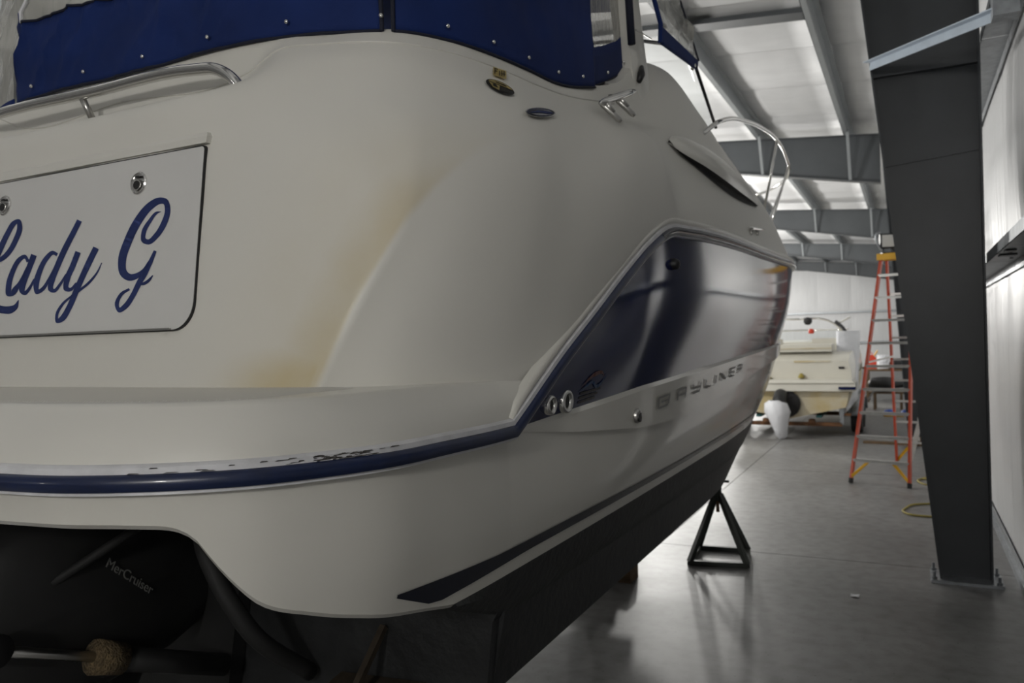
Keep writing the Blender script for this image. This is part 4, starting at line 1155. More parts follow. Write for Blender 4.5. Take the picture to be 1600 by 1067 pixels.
w2 = MB().grid(quadgrid(A2, B2, (-1.12, 4.30, 3.95), (-1.12, 3.56, 3.95), 16, 14, 0.05))
w2.build('wing_window', M['vinyl'], boat, smooth=True, twin_x=XC, label='wrinkled clear vinyl wing window')
MB().tube([A2 - Vector((0, 0, .09)), A2 + Vector((0.004, 0, 0)), (-1.115, 3.56, 3.95)], 0.012, n=6).build('wing_piping', M['canvas'], boat, twin_x=XC)
MB().tube([B2, (-1.118, 4.30, 3.95)], 0.007, n=6).build('wing_piping', M['canvashem'], boat, twin_x=XC)
MB().tube([(-1.035, 4.44, 3.47), (-1.06, 5.06, 3.27)], 0.010, n=8).build('windshield_frame', M['black'], boat, smooth=True, twin_x=XC)
MB().tube([(-1.035, 4.42, 3.47), (-1.045, 4.40, 3.445)], 0.012, n=8).build('frame_bracket', M['chrome'], boat, smooth=True, twin_x=XC)
ws = []
for k in range(13):
    t = k / 12; a = math.pi * t; cx = XC + 1.29 * math.cos(a)
    ws.append((cx, math.sin(a)))
g0 = [Vector((x, 5.1 + 0.55 * s, 3.26 + 0.24 * s)) for x, s in [(XC + 1.25 * math.cos(math.pi * k / 12), math.sin(math.pi * k / 12)) for k in range(13)]]
g1 = [Vector((x, 4.44 + 0.45 * s, 3.47 + 0.45 * s)) for x, s in [(XC + 1.29 * math.cos(math.pi * k / 12), math.sin(math.pi * k / 12)) for k in range(13)]]
MB().grid([g0, g1]).build('windshield_pane', M['clear'], boat, smooth=True)
MB().tube(g1, 0.012, n=8).build('windshield_header', M['black'], boat, smooth=True)

# transom handrail with posts
hr_ = [(-3.18, 1.72, 2.71), (-3.14, 1.70, 2.75), (-3.08, 1.69, 2.782), (-3.0, 1.685, 2.79), (-2.33, 1.685, 2.795), (-1.87, 1.685, 2.783), (-1.80, 1.685, 2.772), (-1.745, 1.69, 2.742), (-1.70, 1.70, 2.69)]
hrl = MB().tube(hermite_line(hr_, 6), 0.0175, n=14).build('handrail', M['chrome'], boat, smooth=True)
for x in (-2.41, -3.02):
    MB().tube([(x, 1.685, 2.80), (x + .035, 1.70, 2.72)], 0.011, n=10).build('rail_post', M['chromedull'], hrl, smooth=True)

# stern cleat
def cleat(A_, B_, down, parent, r=0.0155):
    A_ = Vector(A_); B_ = Vector(B_); dn = Vector(down)
    c_ = MB().tube([A_, A_.lerp(B_, .15), A_.lerp(B_, .45), A_.lerp(B_, .55), A_.lerp(B_, .85), B_], [r * .55, r * .95, r, r, r * .95, r * .45], n=10).build('cleat', M['chrome'], parent, smooth=True)
    for t in (0.12, 0.52):
        p = A_.lerp(B_, t)
        f0 = p - dn * 0.15 + Vector((-.01, 0, -.012)); f1 = p + dn
        MB().tube([f0, f0.lerp(f1, .1), f0.lerp(f1, .9), f1], [r * .45, r * .72, r * .72, r * .45], n=10).build('cleat_foot', M['chromedull'], c_, smooth=True)
        MB().tube([p, p.lerp(f1, .55)], r * .7, n=8).build('cleat_stem', M['chromedull'], c_, smooth=True)
cleat((-1.0, 2.77, 2.825), (-.972, 3.10, 2.955), (0.05, 0.035, -0.075), boat)
cleat((-.865, 5.05, 2.615), (-.855, 5.55, 2.66), (0.0, 0.0, -0.04), boat, r=0.010)
MB().box((-1.085, 3.10, 2.945), (-1.068, 3.16, 2.958)).build('drain_slot', M['black'], boat)

# stickers on the quarter
def decal(c, u, v, poly, off, mt, name, parent):
    c = Vector(c); u = Vector(u).normalized(); v = Vector(v).normalized(); n = u.cross(v).normalized()
    if n.x < 0: n = -n
    pts = [c + u * a + v * b + n * off for a, b in poly]
    MB_ = MB().add(pts, [tuple(range(len(pts))), tuple(range(len(pts) - 1, -1, -1))])
    return MB_.build(name, mt, parent)
def ell(a, b, n=26, cx=0, cy=0, a0=0, a1=360): return [(cx + a * math.cos(math.radians(a0 + (a1 - a0) * k / n)), cy + b * math.sin(math.radians(a0 + (a1 - a0) * k / n))) for k in range(n + (0 if a1 - a0 == 360 else 1))]
u_, v_ = (.016, .106, -.008), (-.009, .043, .027)
U, V = Vector((.34, .93, -.105)), Vector((-.29, .67, .68))
c = (-1.083, 2.112, 2.712)
ov = decal(c, U, V, ell(.058, .036), .006, M['black'], 'oval_sticker', boat)
ov['label'] = 'small gold and black oval sticker'
decal(c, U, V, ell(.052, .030, 14, 0, 0, 15, 165), .0075, M['gold'], 'sticker_panel', ov)
decal(c, U, V, [(-.048, .003), (-.004, .003), (-.004, -.027), (-.030, -.022)], .0075, M['gold'], 'sticker_panel', ov)
decal(c, U, V, [(-.032, -.001), (-.020, -.001), (-.010, -.017), (-.030, -.017)], .009, M['black'], 'sticker_mark', ov)
decal(c, U, V, [(-.022, .019), (.022, .019), (.022, .013), (-.022, .013)], .009, M['brownink'], 'sticker_mark', ov)
decal(c, U, V, [(.002, .002), (.047, .002), (.04, -.016), (.002, -.028)], .0075, M['brownink'], 'sticker_panel', ov)
c = (-1.119, 2.176, 2.776)
U, V = Vector((.24, .97, .03)), Vector((-.33, .66, .68))
gs = decal(c, U, V, [(-.031, -.030), (.031, -.030), (.031, .030), (-.031, .030)], .010, M['gold'], 'gold_decal', boat)
gs['label'] = 'small square gold dealer decal'
for k, q in enumerate([[(-.026, .012), (-.010, .012), (-.010, .009), (-.026, .009)], [(-.026, .003), (-.013, .003), (-.013, .0), (-.026, .0)], [(-.026, .012), (-.022, .012), (-.022, -.011), (-.026, -.011)],
                       [(-.005, .006), (.0, .006), (.0, -.012), (-.005, -.012)], [(.006, .010), (.010, .010), (.010, -.012), (.006, -.012)], [(.004, .0), (.024, .0), (.024, -.003), (.004, -.003)], [(.017, .012), (.021, .012), (.021, -.010), (.017, -.010)]]):
    decal(c, U, V, [(a_, b_ * 1.8) for a_, b_ in q], .0115, M['brownink'], 'decal_stroke', gs)
c = (-1.019, 2.258, 2.661); U2, V2 = Vector((.03, .977, .21)), Vector((-.30, .68, .67))
bo = decal(c, U2, V2, ell(.110, .034), .008, M['chrome'], 'oval_badge', boat); bo['label'] = 'chrome rimmed blue oval badge'
decal(c, U2, V2, ell(.100, .028), .0092, M['navy'], 'badge_field', bo)
decal(c, U2, V2, [(-.080, -.009), (-.027, .009), (.036, .006), (.09, -.0015), (.054, -.009), (.0, -.0045)], .0105, M['letter'], 'badge_wave', bo)
decal(c, U2, V2, [(-.072, -.0165), (.0, -.012), (.063, -.015), (.036, -.021), (-.036, -.022)], .0105, M['railwhite'], 'badge_stripe', bo)
decal(c, U2, V2, [(.009, .015), (.054, .012), (.081, .0045), (.036, .009)], .0105, M['railwhite'], 'badge_stripe', bo)

# cabin portlight brow
pb = MB(); under = MB()
rows_t = []; rows_u = []
for k in range(31):
    t = k / 30; y = 3.72 + 2.25 * t
    hh = 0.135 * (math.sin(math.pi * min(1, t * 1.0)) ** 0.5) * (1.0 - 0.55 * t) + 0.002
    zc = 2.885 + 0.015 * t
    bul = 0.10 * (math.sin(math.pi * t) ** 0.5) * (1 - .35 * t)
    zt, zbm = zc + hh, zc - hh * 0.75
    row = []
    for j in range(9):
        s = j / 8; z = zt + (zbm - zt) * s
        row.append(Vector((deck_x(y, z) + 0.001 + bul * math.sin(math.pi * (0.02 + 0.86 * s)) ** 0.5, y, z)))
    rows_t.append(row)
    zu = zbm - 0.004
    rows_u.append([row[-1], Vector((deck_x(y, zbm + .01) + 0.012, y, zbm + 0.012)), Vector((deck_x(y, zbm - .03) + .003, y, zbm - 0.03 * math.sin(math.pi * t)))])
pb.grid(rows_t).build('portlight_brow', M['gel'], boat, smooth=True, twin_x=XC, label='almond shaped white brow over the cabin portlight')
under.grid(rows_u).build('brow_shade', M['rubber'], boat, smooth=True, twin_x=XC)  # black strip standing in for the shade under the brow

# bow rail
def edge_pt(y, inn=0.10, dz=0.0):
    i = min(range(len(deck[0])), key=lambda q: abs(deck[-1][q].y - y) + (0 if q > 70 else 50))
    return deck[-1][i] + Vector((-inn * 0.3, 0, dz))
br = [(-1.065, 4.70, 3.15), (-1.02, 4.80, 3.22), (-.995, 5.05, 3.31), (-.98, 5.6, 3.43), (-.97, 6.3, 3.54), (-.97, 7.1, 3.62), (-.985, 7.7, 3.62), (-1.03, 8.3, 3.58), (-1.22, 8.95, 3.57), (-1.6, 9.5, 3.57), (-2.0, 9.78, 3.57), (-2.33, 9.86, 3.57)]
brp = hermite_line(br, 8)
bo_ = MB().tube(brp, 0.0145, n=10).build('bow_rail', M['chrome'], boat, smooth=True, mirror_x=XC)
for a, b in (((-.97, 7.1, 3.62), (-1.10, 7.15, 3.04)), ((-1.015, 8.15, 3.595), (-1.22, 8.0, 2.86)), ((-1.09, 8.55, 3.575), (-1.36, 8.4, 2.84)), ((-2.0, 9.78, 3.57), (-2.03, 9.45, 2.74))):
    MB().tube([a, b], 0.012, n=8).build('stanchion', M['chrome'], bo_, smooth=True, twin_x=XC)
MB().lathe((-1.16, 7.55, 2.97), (.6, -.2, .75), [(.03, 0), (.03, .015), (.015, .05), (.004, .055)], n=14).build('navigation_light', M['chrome'], boat, smooth=True)

# stern drive under the platform
drive = MB()
sx = XC
drive.prism([(sx - .27, 1.995, 1.50), (sx + .27, 1.995, 1.50), (sx + .32, 1.995, 1.2), (sx + .25, 1.995, .8), (sx - .25, 1.995, .8), (sx - .32, 1.995, 1.2)], (0, -0.06, 0))
sd_ = drive.build('stern_drive', M['greycloth'], boat); sd_['label'] = 'dark grey stern drive hung on the transom'
rows = []
for y, w, z0, z1 in ((1.95, .17, 1.0, 1.46), (1.8, .19, .95, 1.5), (1.6, .19, .92, 1.53), (1.42, .17, .92, 1.5), (1.25, .12, .95, 1.42), (1.15, .05, 1.0, 1.32), (1.14, .004, 1.1, 1.2)):
    rows.append([Vector((sx + w * math.copysign(abs(math.cos(a)) ** .6, math.cos(a)), y, (z0 + z1) / 2 + (z1 - z0) / 2 * math.copysign(abs(math.sin(a)) ** .6, math.sin(a)))) for a in [2 * math.pi * k / 20 for k in range(21)]])
MB().grid(rows).build('drive_housing', M['greycloth'], sd_, smooth=True)
rows = []
for z, y0, y1, w in ((.98, 1.22, 1.85, .10), (.8, 1.25, 1.75, .07), (.62, 1.3, 1.70, .05), (.55, 1.1, 1.72, .075), (.5, 1.08, 1.72, .08), (.44, 1.12, 1.70, .07), (.36, 1.35, 1.65, .025), (.24, 1.42, 1.6, .012)):
    rows.append([Vector((sx + w * math.sin(a), (y0 + y1) / 2 - (y1 - y0) / 2 * math.cos(a), z)) for a in [2 * math.pi * k / 18 for k in range(19)]])
MB().grid(rows).build('drive_leg', M['greycloth'], sd_, smooth=True)
MB().box((sx - .17, 1.02, .63), (sx + .17, 1.8, .65)).build('cavitation_plate', M['greycloth'], sd_)
pr = MB()
for k in range(3):
    a = 2 * math.pi * k / 3; c1, s1 = math.cos(a), math.sin(a)
    pr.add([(sx + .03 * c1, 1.04, .5 + .03 * s1), (sx + .17 * c1 - .05 * s1, 1.02, .5 + .17 * s1 + .05 * c1), (sx + .18 * c1 + .04 * s1, 1.07, .5 + .18 * s1 - .04 * c1), (sx + .03 * c1 + .03 * s1, 1.08, .5 + .03 * s1)], [(0, 1, 2, 3), (3, 2, 1, 0)])
pr.lathe((sx, 1.12, .5), (0, -1, 0), [(.05, 0), (.05, .1), (.02, .14)], n=14)
pr.build('propeller', M['chromedull'], sd_, smooth=True)
for s in (-1, 1):
    p0, p1 = Vector((sx + s * .20, 1.2, 1.19)), Vector((sx + s * .27, 1.9, .90))
    ram = MB().tube([p0, p0.lerp(p1, .5)], .015, n=10).build('trim_rod', M['chromedull'], sd_, smooth=True)
    MB().tube([p0.lerp(p1, .44), p1], .036, n=12).build('trim_cylinder', M['greycloth'], ram, smooth=True)
    MB().tube([p0.lerp(p1, .38), p0.lerp(p1, .5)], [.05, .046], n=12).build('rope_wrap', M['rope'], ram, smooth=True)
    MB().lathe(p0, (s, 0, 0), [(.045, -.03), (.045, .03), (.02, .04)], n=16).build('pivot_cap', M['black'], ram, smooth=True, angle=40)
MB().tube(hermite_line([(sx + .20, 1.95, 1.45), (sx + .42, 1.7, 1.35), (sx + .55, 1.75, 1.1), (sx + .58, 1.97, .9)], 6), .028, n=10).build('exhaust_hose', M['rubber'], sd_, smooth=True)
MB().tube(hermite_line([(sx + .16, 1.96, 1.52), (sx + .25, 1.6, 1.42), (sx + .15, 1.4, 1.30)], 6), .014, n=8).build('steering_hose', M['rubber'], sd_, smooth=True)
def text_mesh(body, size, name, mt, parent, loc, rot):
    cu = bpy.data.curves.new(name, 'FONT'); cu.body = body; cu.size = size; cu.extrude = 0.0006
    o = bpy.data.objects.new(name + '_tmp', cu); C.objects.link(o)
    bpy.context.view_layer.update()
    me = bpy.data.meshes.new_from_object(o.evaluated_get(bpy.context.evaluated_depsgraph_get()))
    bpy.data.objects.remove(o); bpy.data.curves.remove(cu)
    me.transform(rot.to_4x4()); me.transform(Matrix.Translation(Vector(loc) - origin_of(parent)))
    me.materials.append(mt)
    o = bpy.data.objects.new(name, me); C.objects.link(o); o.parent = parent
    return o
# maker's lettering on the housing flank, running down towards the bow
tdir = Vector((0.02, 0.76, -0.65)).normalized(); tup = Vector((-.25, .45, .86)); tup = (tup - tdir * tup.dot(tdir)).normalized()
text_mesh('MerCruiser', 0.042, 'housing_lettering', M['greyletter'], sd_, (sx + .199, 1.53, 1.32), Matrix((tdir, tup, tdir.cross(tup))).transposed())
MB().prism([(-1.64, 1.99, .905), (-1.31, 1.99, .925), (-1.31, 1.72, .885), (-1.64, 1.72, .865)], (0, 0, .008)).bar((-1.47, 1.78, .89), (-1.47, 1.99, 1.08), .02, .02).build('trim_tab', M['tab'], boat, twin_x=XC)

# ------------------------------------------------------------------ supports under the cruiser
js = thing('jack_stand', (-1.505, 6.97, 0), 'dark olive steel jack stand holding up the forward hull of the cruiser', 'stand')
cs = [Vector((-1.715, 6.68, 0)), Vector((-1.255, 6.77, 0)), Vector((-1.33, 7.24, 0)), Vector((-1.76, 7.20, 0))]
apx = Vector((-1.52, 6.93, 0.62))
for k in range(4):
    a, b = cs[k], cs[(k + 1) % 4]
    MB().bar(a + Vector((0, 0, .022)), b + Vector((0, 0, .022)), .042, .042).build('base_bar', M['green'], js)
    MB().bar(a + Vector((0, 0, .03)), apx + (a - apx) * 0.08, .040, .040).build('leg', M['green'], js)
MB().tube([apx - Vector((0, 0, .10)), apx + Vector((0, 0, .05))], .035, n=12).build('collar', M['green'], js, smooth=True, angle=40)
MB().tube([apx - Vector((0, 0, .20)), apx + Vector((-.01, -.03, .33))], .015, n=10).build('screw_rod', M['rust'], js, smooth=True)
MB().bar(apx + Vector((-.10, 0, .07)), apx + Vector((.10, 0, .07)), .02, .02).build('screw_handle', M['green'], js)
MB().bar(apx + Vector((-.14, -.03, .305)), apx + Vector((.11, -.03, .385)), .22, .025).build('pad', M['wood'], js)
for i, (y, hgt, lab) in enumerate(((2.75, .49, 'stack of weathered timber blocks under the keel near the stern drive'), (6.1, .49, 'stack of weathered timber blocks under the keel near the jack stand'))):
    kb = thing('keel_block', (XC, y, 0), lab, 'timber block', 'keel blocks under the cruiser')
    n = 3
    for k in range(n):
        z0 = hgt * k / n; z1 = hgt * (k + 1) / n
        w, d_ = (.62, .2) if k % 2 == 0 else (.3, .42)
        MB().box((XC - w / 2, y - d_ / 2, z0), (XC + w / 2, y + d_ / 2, z1 - .002)).build('timber', M['wood'], kb)

# ------------------------------------------------------------------ orange stepladder (built square, then turned)
lad = thing('stepladder', (0, 0, 0), 'tall orange fibreglass stepladder with yellow cap and braces and aluminium steps', 'ladder')
HL = 2.95
def fr(z, s): t = z / HL; return Vector((s * (.355 - .165 * t) + .05 * t, -.85 + .77 * t, z))
def rr(z, s): t = z / HL; return Vector((s * (.30 - .125 * t) + .05 * t, .92 - .82 * t, z))
for s in (-1, 1):
    o = MB().bar(fr(0.02, s), fr(HL, s), .028, .075, (0, 1, 0)).build('front_rail', M['orange'], lad)
    MB().bar(fr(0, s), fr(.06, s), .034, .085, (0, 1, 0)).build('foot', M['rubber'], o)
    o = MB().bar(rr(0.02, s), rr(HL, s), .026, .055, (0, 1, 0)).build('rear_rail', M['orange'], lad)
    MB().bar(rr(0, s), rr(.06, s), .034, .065, (0, 1, 0)).build('foot', M['rubber'], o)
    MB().bar(fr(1.55, s) + Vector((-s * .02, 0, 0)), rr(1.6, s) + Vector((-s * .02, 0, 0)), .006, .025).build('spreader', M['alu'], lad)
    a = fr(.06, s); b = fr(.30, s)
    MB().prism([a + Vector((-s * .01, -.03, 0)), a + Vector((-s * .01, -.03, .05)), b + Vector((-s * .16, -.03, -.02)), b + Vector((-s * .21, -.03, -.02))][::(1 if s < 0 else -1)], (0, .02, 0)).build('foot_brace', M['yellow'], lad)
    a = rr(.05, s); b = rr(.28, s)
    MB().prism([a + Vector((-s * .01, .0, 0)), a + Vector((-s * .01, .0, .06)), b + Vector((-s * .14, .0, 0)), b + Vector((-s * .19, .0, 0))][::(1 if s < 0 else -1)], (0, .02, 0)).build('foot_brace', M['yellow'], lad)
for k in range(1, 10):
    z = .302 * k
    a, b = fr(z, -1), fr(z, 1)
    st_ = MB().bar(a + Vector((0, .0, 0)), b, .085, .012)
    st_.bar(a + Vector((0, -.04, -.014)), b + Vector((0, -.04, -.014)), .005, .03)
    st_.build('step', M['alu'], lad)
    if k % 1 == 0 and k < 9:
        MB().bar(rr(z + .05, -1), rr(z + .05, 1), .012, .03).build('rear_brace', M['alu'], lad)
cap = MB()
cap.prism([(-.215, -.15, HL - .03), (.215, -.15, HL - .03), (.215, .15, HL - .03), (-.215, .15, HL - .03)], (0, 0, .035))
cap.prism([(-.225, -.16, HL + .005), (.225, -.16, HL + .005), (.225, .16, HL + .005), (-.225, .16, HL + .005)], (0, 0, .045))
cap.box((-.225, -.165, HL - .035), (.225, -.15, HL + .05))
cap.v = [(p[0] + .05, p[1], p[2]) for p in cap.v]
cap.build('top_cap', M['yellow'], lad)
lad.location = (-.15, 11.84, 0); lad.rotation_euler = (0, 0, -math.atan2(.19, .69))

# work lamp standing on the ladder cap
wl_ = thing('work_lamp', (0, 0, 0), 'small black flood lamp with a pale square lens standing on the ladder cap', 'lamp')
MB().box((-.135, -.03, .075), (.135, .05, .275)).build('lamp_body', M['black'], wl_)
MB().box((-.115, -.04, .095), (.115, -.028, .255)).build('lamp_lens', M['lampwhite'], wl_)
MB().tube(hermite_line([(-.12, 0, .29), (-.17, .0, .28), (-.175, .0, .18), (-.14, 0, .10), (-.10, .0, .03)], 5), .018, n=8).build('bracket', M['galv'], wl_, smooth=True)
MB().box((-.12, -.06, 0.0), (.12, .06, .02)).bar((-.1, 0, .01), (-.1, 0, .09), .03, .02).bar((.1, 0, .01), (.1, 0, .09), .03, .02).build('lamp_foot', M['black'], wl_)
MB().tube(hermite_line([(.0, .03, .09), (.0, -.10, .03), (.03, -.185, -.02), (.06, -.19, -.10), (.10, -.18, -.02), (.09, -.05, .012)], 6), .007, n=6).build('cable', M['rubber'], wl_, smooth=True)
wl_.location = (-.19, 11.86, HL + .052); wl_.rotation_euler = (0, 0, .28)

# yellow cord on the floor beside the column
MB().tube(hermite_line([(.42, 10.3, .012), (.17, 9.98, .012), (.0, 9.86, .012), (-.07, 9.65, .012), (-.10, 9.47, .012), (-.03, 9.32, .012), (.17, 9.28, .012), (.45, 9.2, .012)], 6), .011, n=6).build('extension_cord', M['hose'], None, smooth=True)
tag(bpy.data.objects['extension_cord'], 'yellow cord lying in a loop on the floor by the dark column', 'cord')
MB().tube(hermite_line([(.48, 12.1, .012), (.2, 11.75, .012), (.06, 11.5, .012), (.16, 11.2, .012), (.28, 11.5, .035), (.12, 11.62, .012), (.3, 11.95, .012)], 6), .010, n=6).build('coiled_cord', M['hose'], None, smooth=True)
tag(bpy.data.objects['coiled_cord'], 'coiled yellow cord on the floor beside the stepladder foot', 'cord')

# ------------------------------------------------------------------ second boat on its trailer
X2, YS = -2.1, 15.6
b2 = thing('ski_boat', (X2, YS + 3, 0.3), 'cream ski boat with a wakeboard tower and a bagged propeller on a trailer', 'boat')
def sec(y, hb, zk, zc, zg, cb):
    """half section: keel, chine, gunwale"""
    return [Vector((X2, y, zk)), Vector((X2 + cb * .5, y, (zk + zc) / 2)), Vector((X2 + cb, y, zc)), Vector((X2 + cb + .02, y, zc + .03)), Vector((X2 + hb * .98, y, (zc + zg) / 2 + .05)), Vector((X2 + hb, y, zg))]
S2 = [sec(YS + .25, 1.13, .33, .56, 1.0, 1.02), sec(YS + 1.6, 1.18, .33, .56, 1.12, 1.05), sec(YS + 3.2, 1.18, .34, .6, 1.28, 1.02), sec(YS + 4.6, 1.0, .42, .75, 1.42, .78), sec(YS + 5.6, .6, .6, 1.0, 1.52, .38), sec(YS + 6.3, .05, .95, 1.3, 1.58, .02)]
hb2 = MB().grid([hermite_line([S2[i][j] for i in range(6)], 5) for j in range(6)], flip=False)
hb2.add([S2[0][0], S2[0][2], S2[0][3], S2[0][5], (X2, YS + .25, 1.0)], [(0, 1, 2, 3, 4)])
hb2.build('hull', M['stain'], b2, smooth=True, angle=35, mirror_x=X2)
pl2 = MB()
for r0, r1, z0, z1 in ((1.20, 1.20, .87, 1.02), (1.20, 1.14, 1.02, 1.08)):
    pts = [Vector((X2 + r0 * k, YS + (.02 if abs(k) < .8 else .14), z0)) for k in (-1, -.8, .8, 1)] + [Vector((X2 + r0, YS + .9, z0)), Vector((X2 - r0, YS + .9, z0))]
    pts2 = [Vector((X2 + r1 * k, YS + (.05 if abs(k) < .8 else .17), z1)) for k in (-1, -.8, .8, 1)] + [Vector((X2 + r1, YS + .9, z1)), Vector((X2 - r1, YS + .9, z1))]
    n = 6
    pl2.add(pts + pts2, [tuple(range(n - 1, -1, -1)), tuple(range(n, 2 * n))] + [(i, (i + 1) % n, n + (i + 1) % n, n + i) for i in range(n)])
pl2.build('swim_platform', M['cream'], b2)
MB().box((X2 + .92, YS + .1, .905), (X2 + 1.21, YS + .18, .955)).build('platform_bumper', M['navy'], b2)
def loft(rows, name, mt, parent, **k):
    return MB().grid(rows, flip=False).build(name, mt, parent, smooth=True, **k)
def dsec(y, hb, z0, z1, zc):
    return [Vector((X2 + hb, y, z0)), Vector((X2 + hb, y, (z0 + z1) / 2)), Vector((X2 + hb - .05, y, z1)), Vector((X2 + hb * .6, y, zc)), Vector((X2, y, zc))]
D2 = [dsec(YS + .55, 1.12, 1.0, 1.42, 1.44), dsec(YS + .75, 1.15, 1.05, 1.55, 1.58), dsec(YS + 1.4, 1.17, 1.1, 1.60, 1.62)]
dd = MB().grid(D2, flip=True); dd.add([D2[0][0], D2[0][1], D2[0][2], D2[0][3], D2[0][4], (X2, YS + .55, 1.0)], [(5, 4, 3, 2, 1, 0)])
dd.build('aft_deck', M['cream'], b2, smooth=True, angle=35, mirror_x=X2)
D3 = [dsec(YS + 1.4, 1.17, 1.1, 1.6, 1.2), dsec(YS + 3.2, 1.17, 1.25, 1.68, 1.3), dsec(YS + 3.3, 1.15, 1.26, 1.7, 1.76), dsec(YS + 4.6, .98, 1.4, 1.72, 1.8), dsec(YS + 5.6, .58, 1.5, 1.72, 1.76), dsec(YS + 6.3, .06, 1.57, 1.66, 1.66)]
MB().grid(D3, flip=True).build('foredeck', M['cream'], b2, smooth=True, angle=35, mirror_x=X2)
MB().box((X2 - .85, YS + .62, 1.60), (X2 + .78, YS + 1.4, 1.74)).build('sun_pad', M['cream'], b2)
MB().box((X2 - .85, YS + .60, 1.655), (X2 + .78, YS + .615, 1.67)).build('pad_piping', M['stain'], b2)
MB().box((X2 + .1, YS + .53, 1.40), (X2 + .75, YS + .56, 1.43)).build('boarding_handle', M['stain'], b2)
MB().box((X2 + .90, YS + .53, 1.27), (X2 + 1.0, YS + .56, 1.31)).build('vent', M['black'], b2)
for k, (xx, ww) in enumerate(((-.55, .18), (.18, .06))):
    MB().lathe((X2 + xx + .05, YS + .50, 1.10), (0, 0, 1), [(ww, 0), (ww * .8, .05), (ww * .3, .09)], n=12).build('tow_hook', M['hose'], b2, smooth=True)
for xx in (-.62, .62):
    MB().box((X2 + xx - .3, YS + 1.7, 1.3), (X2 + xx + .3, YS + 2.2, 1.85)).build('seat_back', M['cream'], b2)
wsr = []
for k in range(9):
    a = math.pi * k / 8
    wsr.append((X2 + 1.0 * math.cos(a), YS + 3.35 + .7 * math.sin(a)))
MB().grid([[Vector((x, y, 1.72)) for x, y in wsr], [Vector((X2 + (x - X2) * .92, y - .3, 2.02)) for x, y in wsr]]).build('windshield', M['clear'], b2, smooth=True)
MB().tube([Vector((X2 + (x - X2) * .92, y - .3, 2.03)) for x, y in wsr], .02, n=6).build('windshield_frame', M['chrome'], b2, smooth=True)
tw = hermite_line([(X2 + 1.0, YS + 2.7, 1.62), (X2 + .92, YS + 2.6, 1.88), (X2 + .62, YS + 2.48, 2.2), (X2 + .45, YS + 2.45, 2.26), (X2, YS + 2.42, 2.27)], 5)
tb = MB().tube(tw, .024, n=8).build('tower', M['chrome'], b2, smooth=True, mirror_x=X2)
MB().tube([(X2 + 1.0, YS + 3.5, 1.68), (X2 + .78, YS + 2.55, 2.05)], .02, n=8).build('tower_brace', M['chrome'], tb, smooth=True, twin_x=X2)
MB().lathe((X2 + .18, YS + 2.36, 2.22), (0, -1, 0), [(.07, -.1), (.085, 0), (.085, .06), (.05, .07)], n=16).build('tower_speaker', M['black'], tb, smooth=True, angle=40)
MB().tube(hermite_line([(X2 + .72, YS + 2.5, 2.2), (X2 + .90, YS + 2.4, 2.0), (X2 + .93, YS + 2.35, 1.8), (X2 + .9, YS + 2.4, 1.7)], 4), .035, n=8).build('board_rack', M['black'], tb, smooth=True)
MB().tube([(X2 + .78, YS + 2.5, 2.16), (X2 + 1.02, YS + 2.3, 2.28)], .018, n=6).build('rack_fork', M['chromedull'], tb)
MB().lathe((X2 + .33, YS + 1.5, 1.95), (0, 0, 1), [(.05, 0), (.06, .06), (.03, .1)], n=12).build('ski_tow_ball', M['red'], b2, smooth=True)
# plastic drape over the starboard quarter
dr = []
for r in range(9):
    t = r / 8; row = []
    for k in range(8):
        s = k / 7
        z = 1.98 - 1.3 * t - .35 * (1 - s) * t
        row.append(Vector((X2 + .80 + .12 * t + (.42 - .14 * t) * s, YS + 1.5 - 1.15 * t ** .8 + .5 * s * s + .10 * mnoise.noise(Vector((s * 6, t * 5, 1))), z)))
    dr.append(row)
o = MB().grid(dr).build('plastic_drape', M['bag'], b2, smooth=True, label='white plastic sheet hanging over the quarter'); o.modifiers.new('t', 'SOLIDIFY').thickness = .01
# drive with bag
dv = MB().tube(hermite_line([(X2 - .12, YS + .25, .78), (X2 - .1, YS + .05, .78), (X2 - .10, YS - .12, .68), (X2 - .1, YS - .15, .45)], 4), .13, n=12).build('stern_drive', M['greycloth'], b2, smooth=True)
MB().lathe((X2 - .02, YS + .24, .62), (0, -1, 0), [(.26, 0), (.26, .05), (.15, .1)], n=18).build('transom_shield', M['black'], dv, smooth=True, angle=40)
rows = []
for z, w, d_ in ((.72, .10, .1), (.66, .2, .16), (.5, .23, .2), (.35, .17, .22), (.2, .13, .2), (.05, .10, .14), (.0, .05, .06)):
    rows.append([Vector((X2 - .17 + (.72 - z) * .16 + w * math.cos(a) * (1 + .12 * math.sin(3 * a)), YS - .2 + d_ * math.sin(a), z)) for a in [2 * math.pi * k / 16 for k in range(17)]])
bg = MB().grid(rows).build('propeller_bag', M['bag'], b2, smooth=True, label='white plastic bag tied over the propeller')

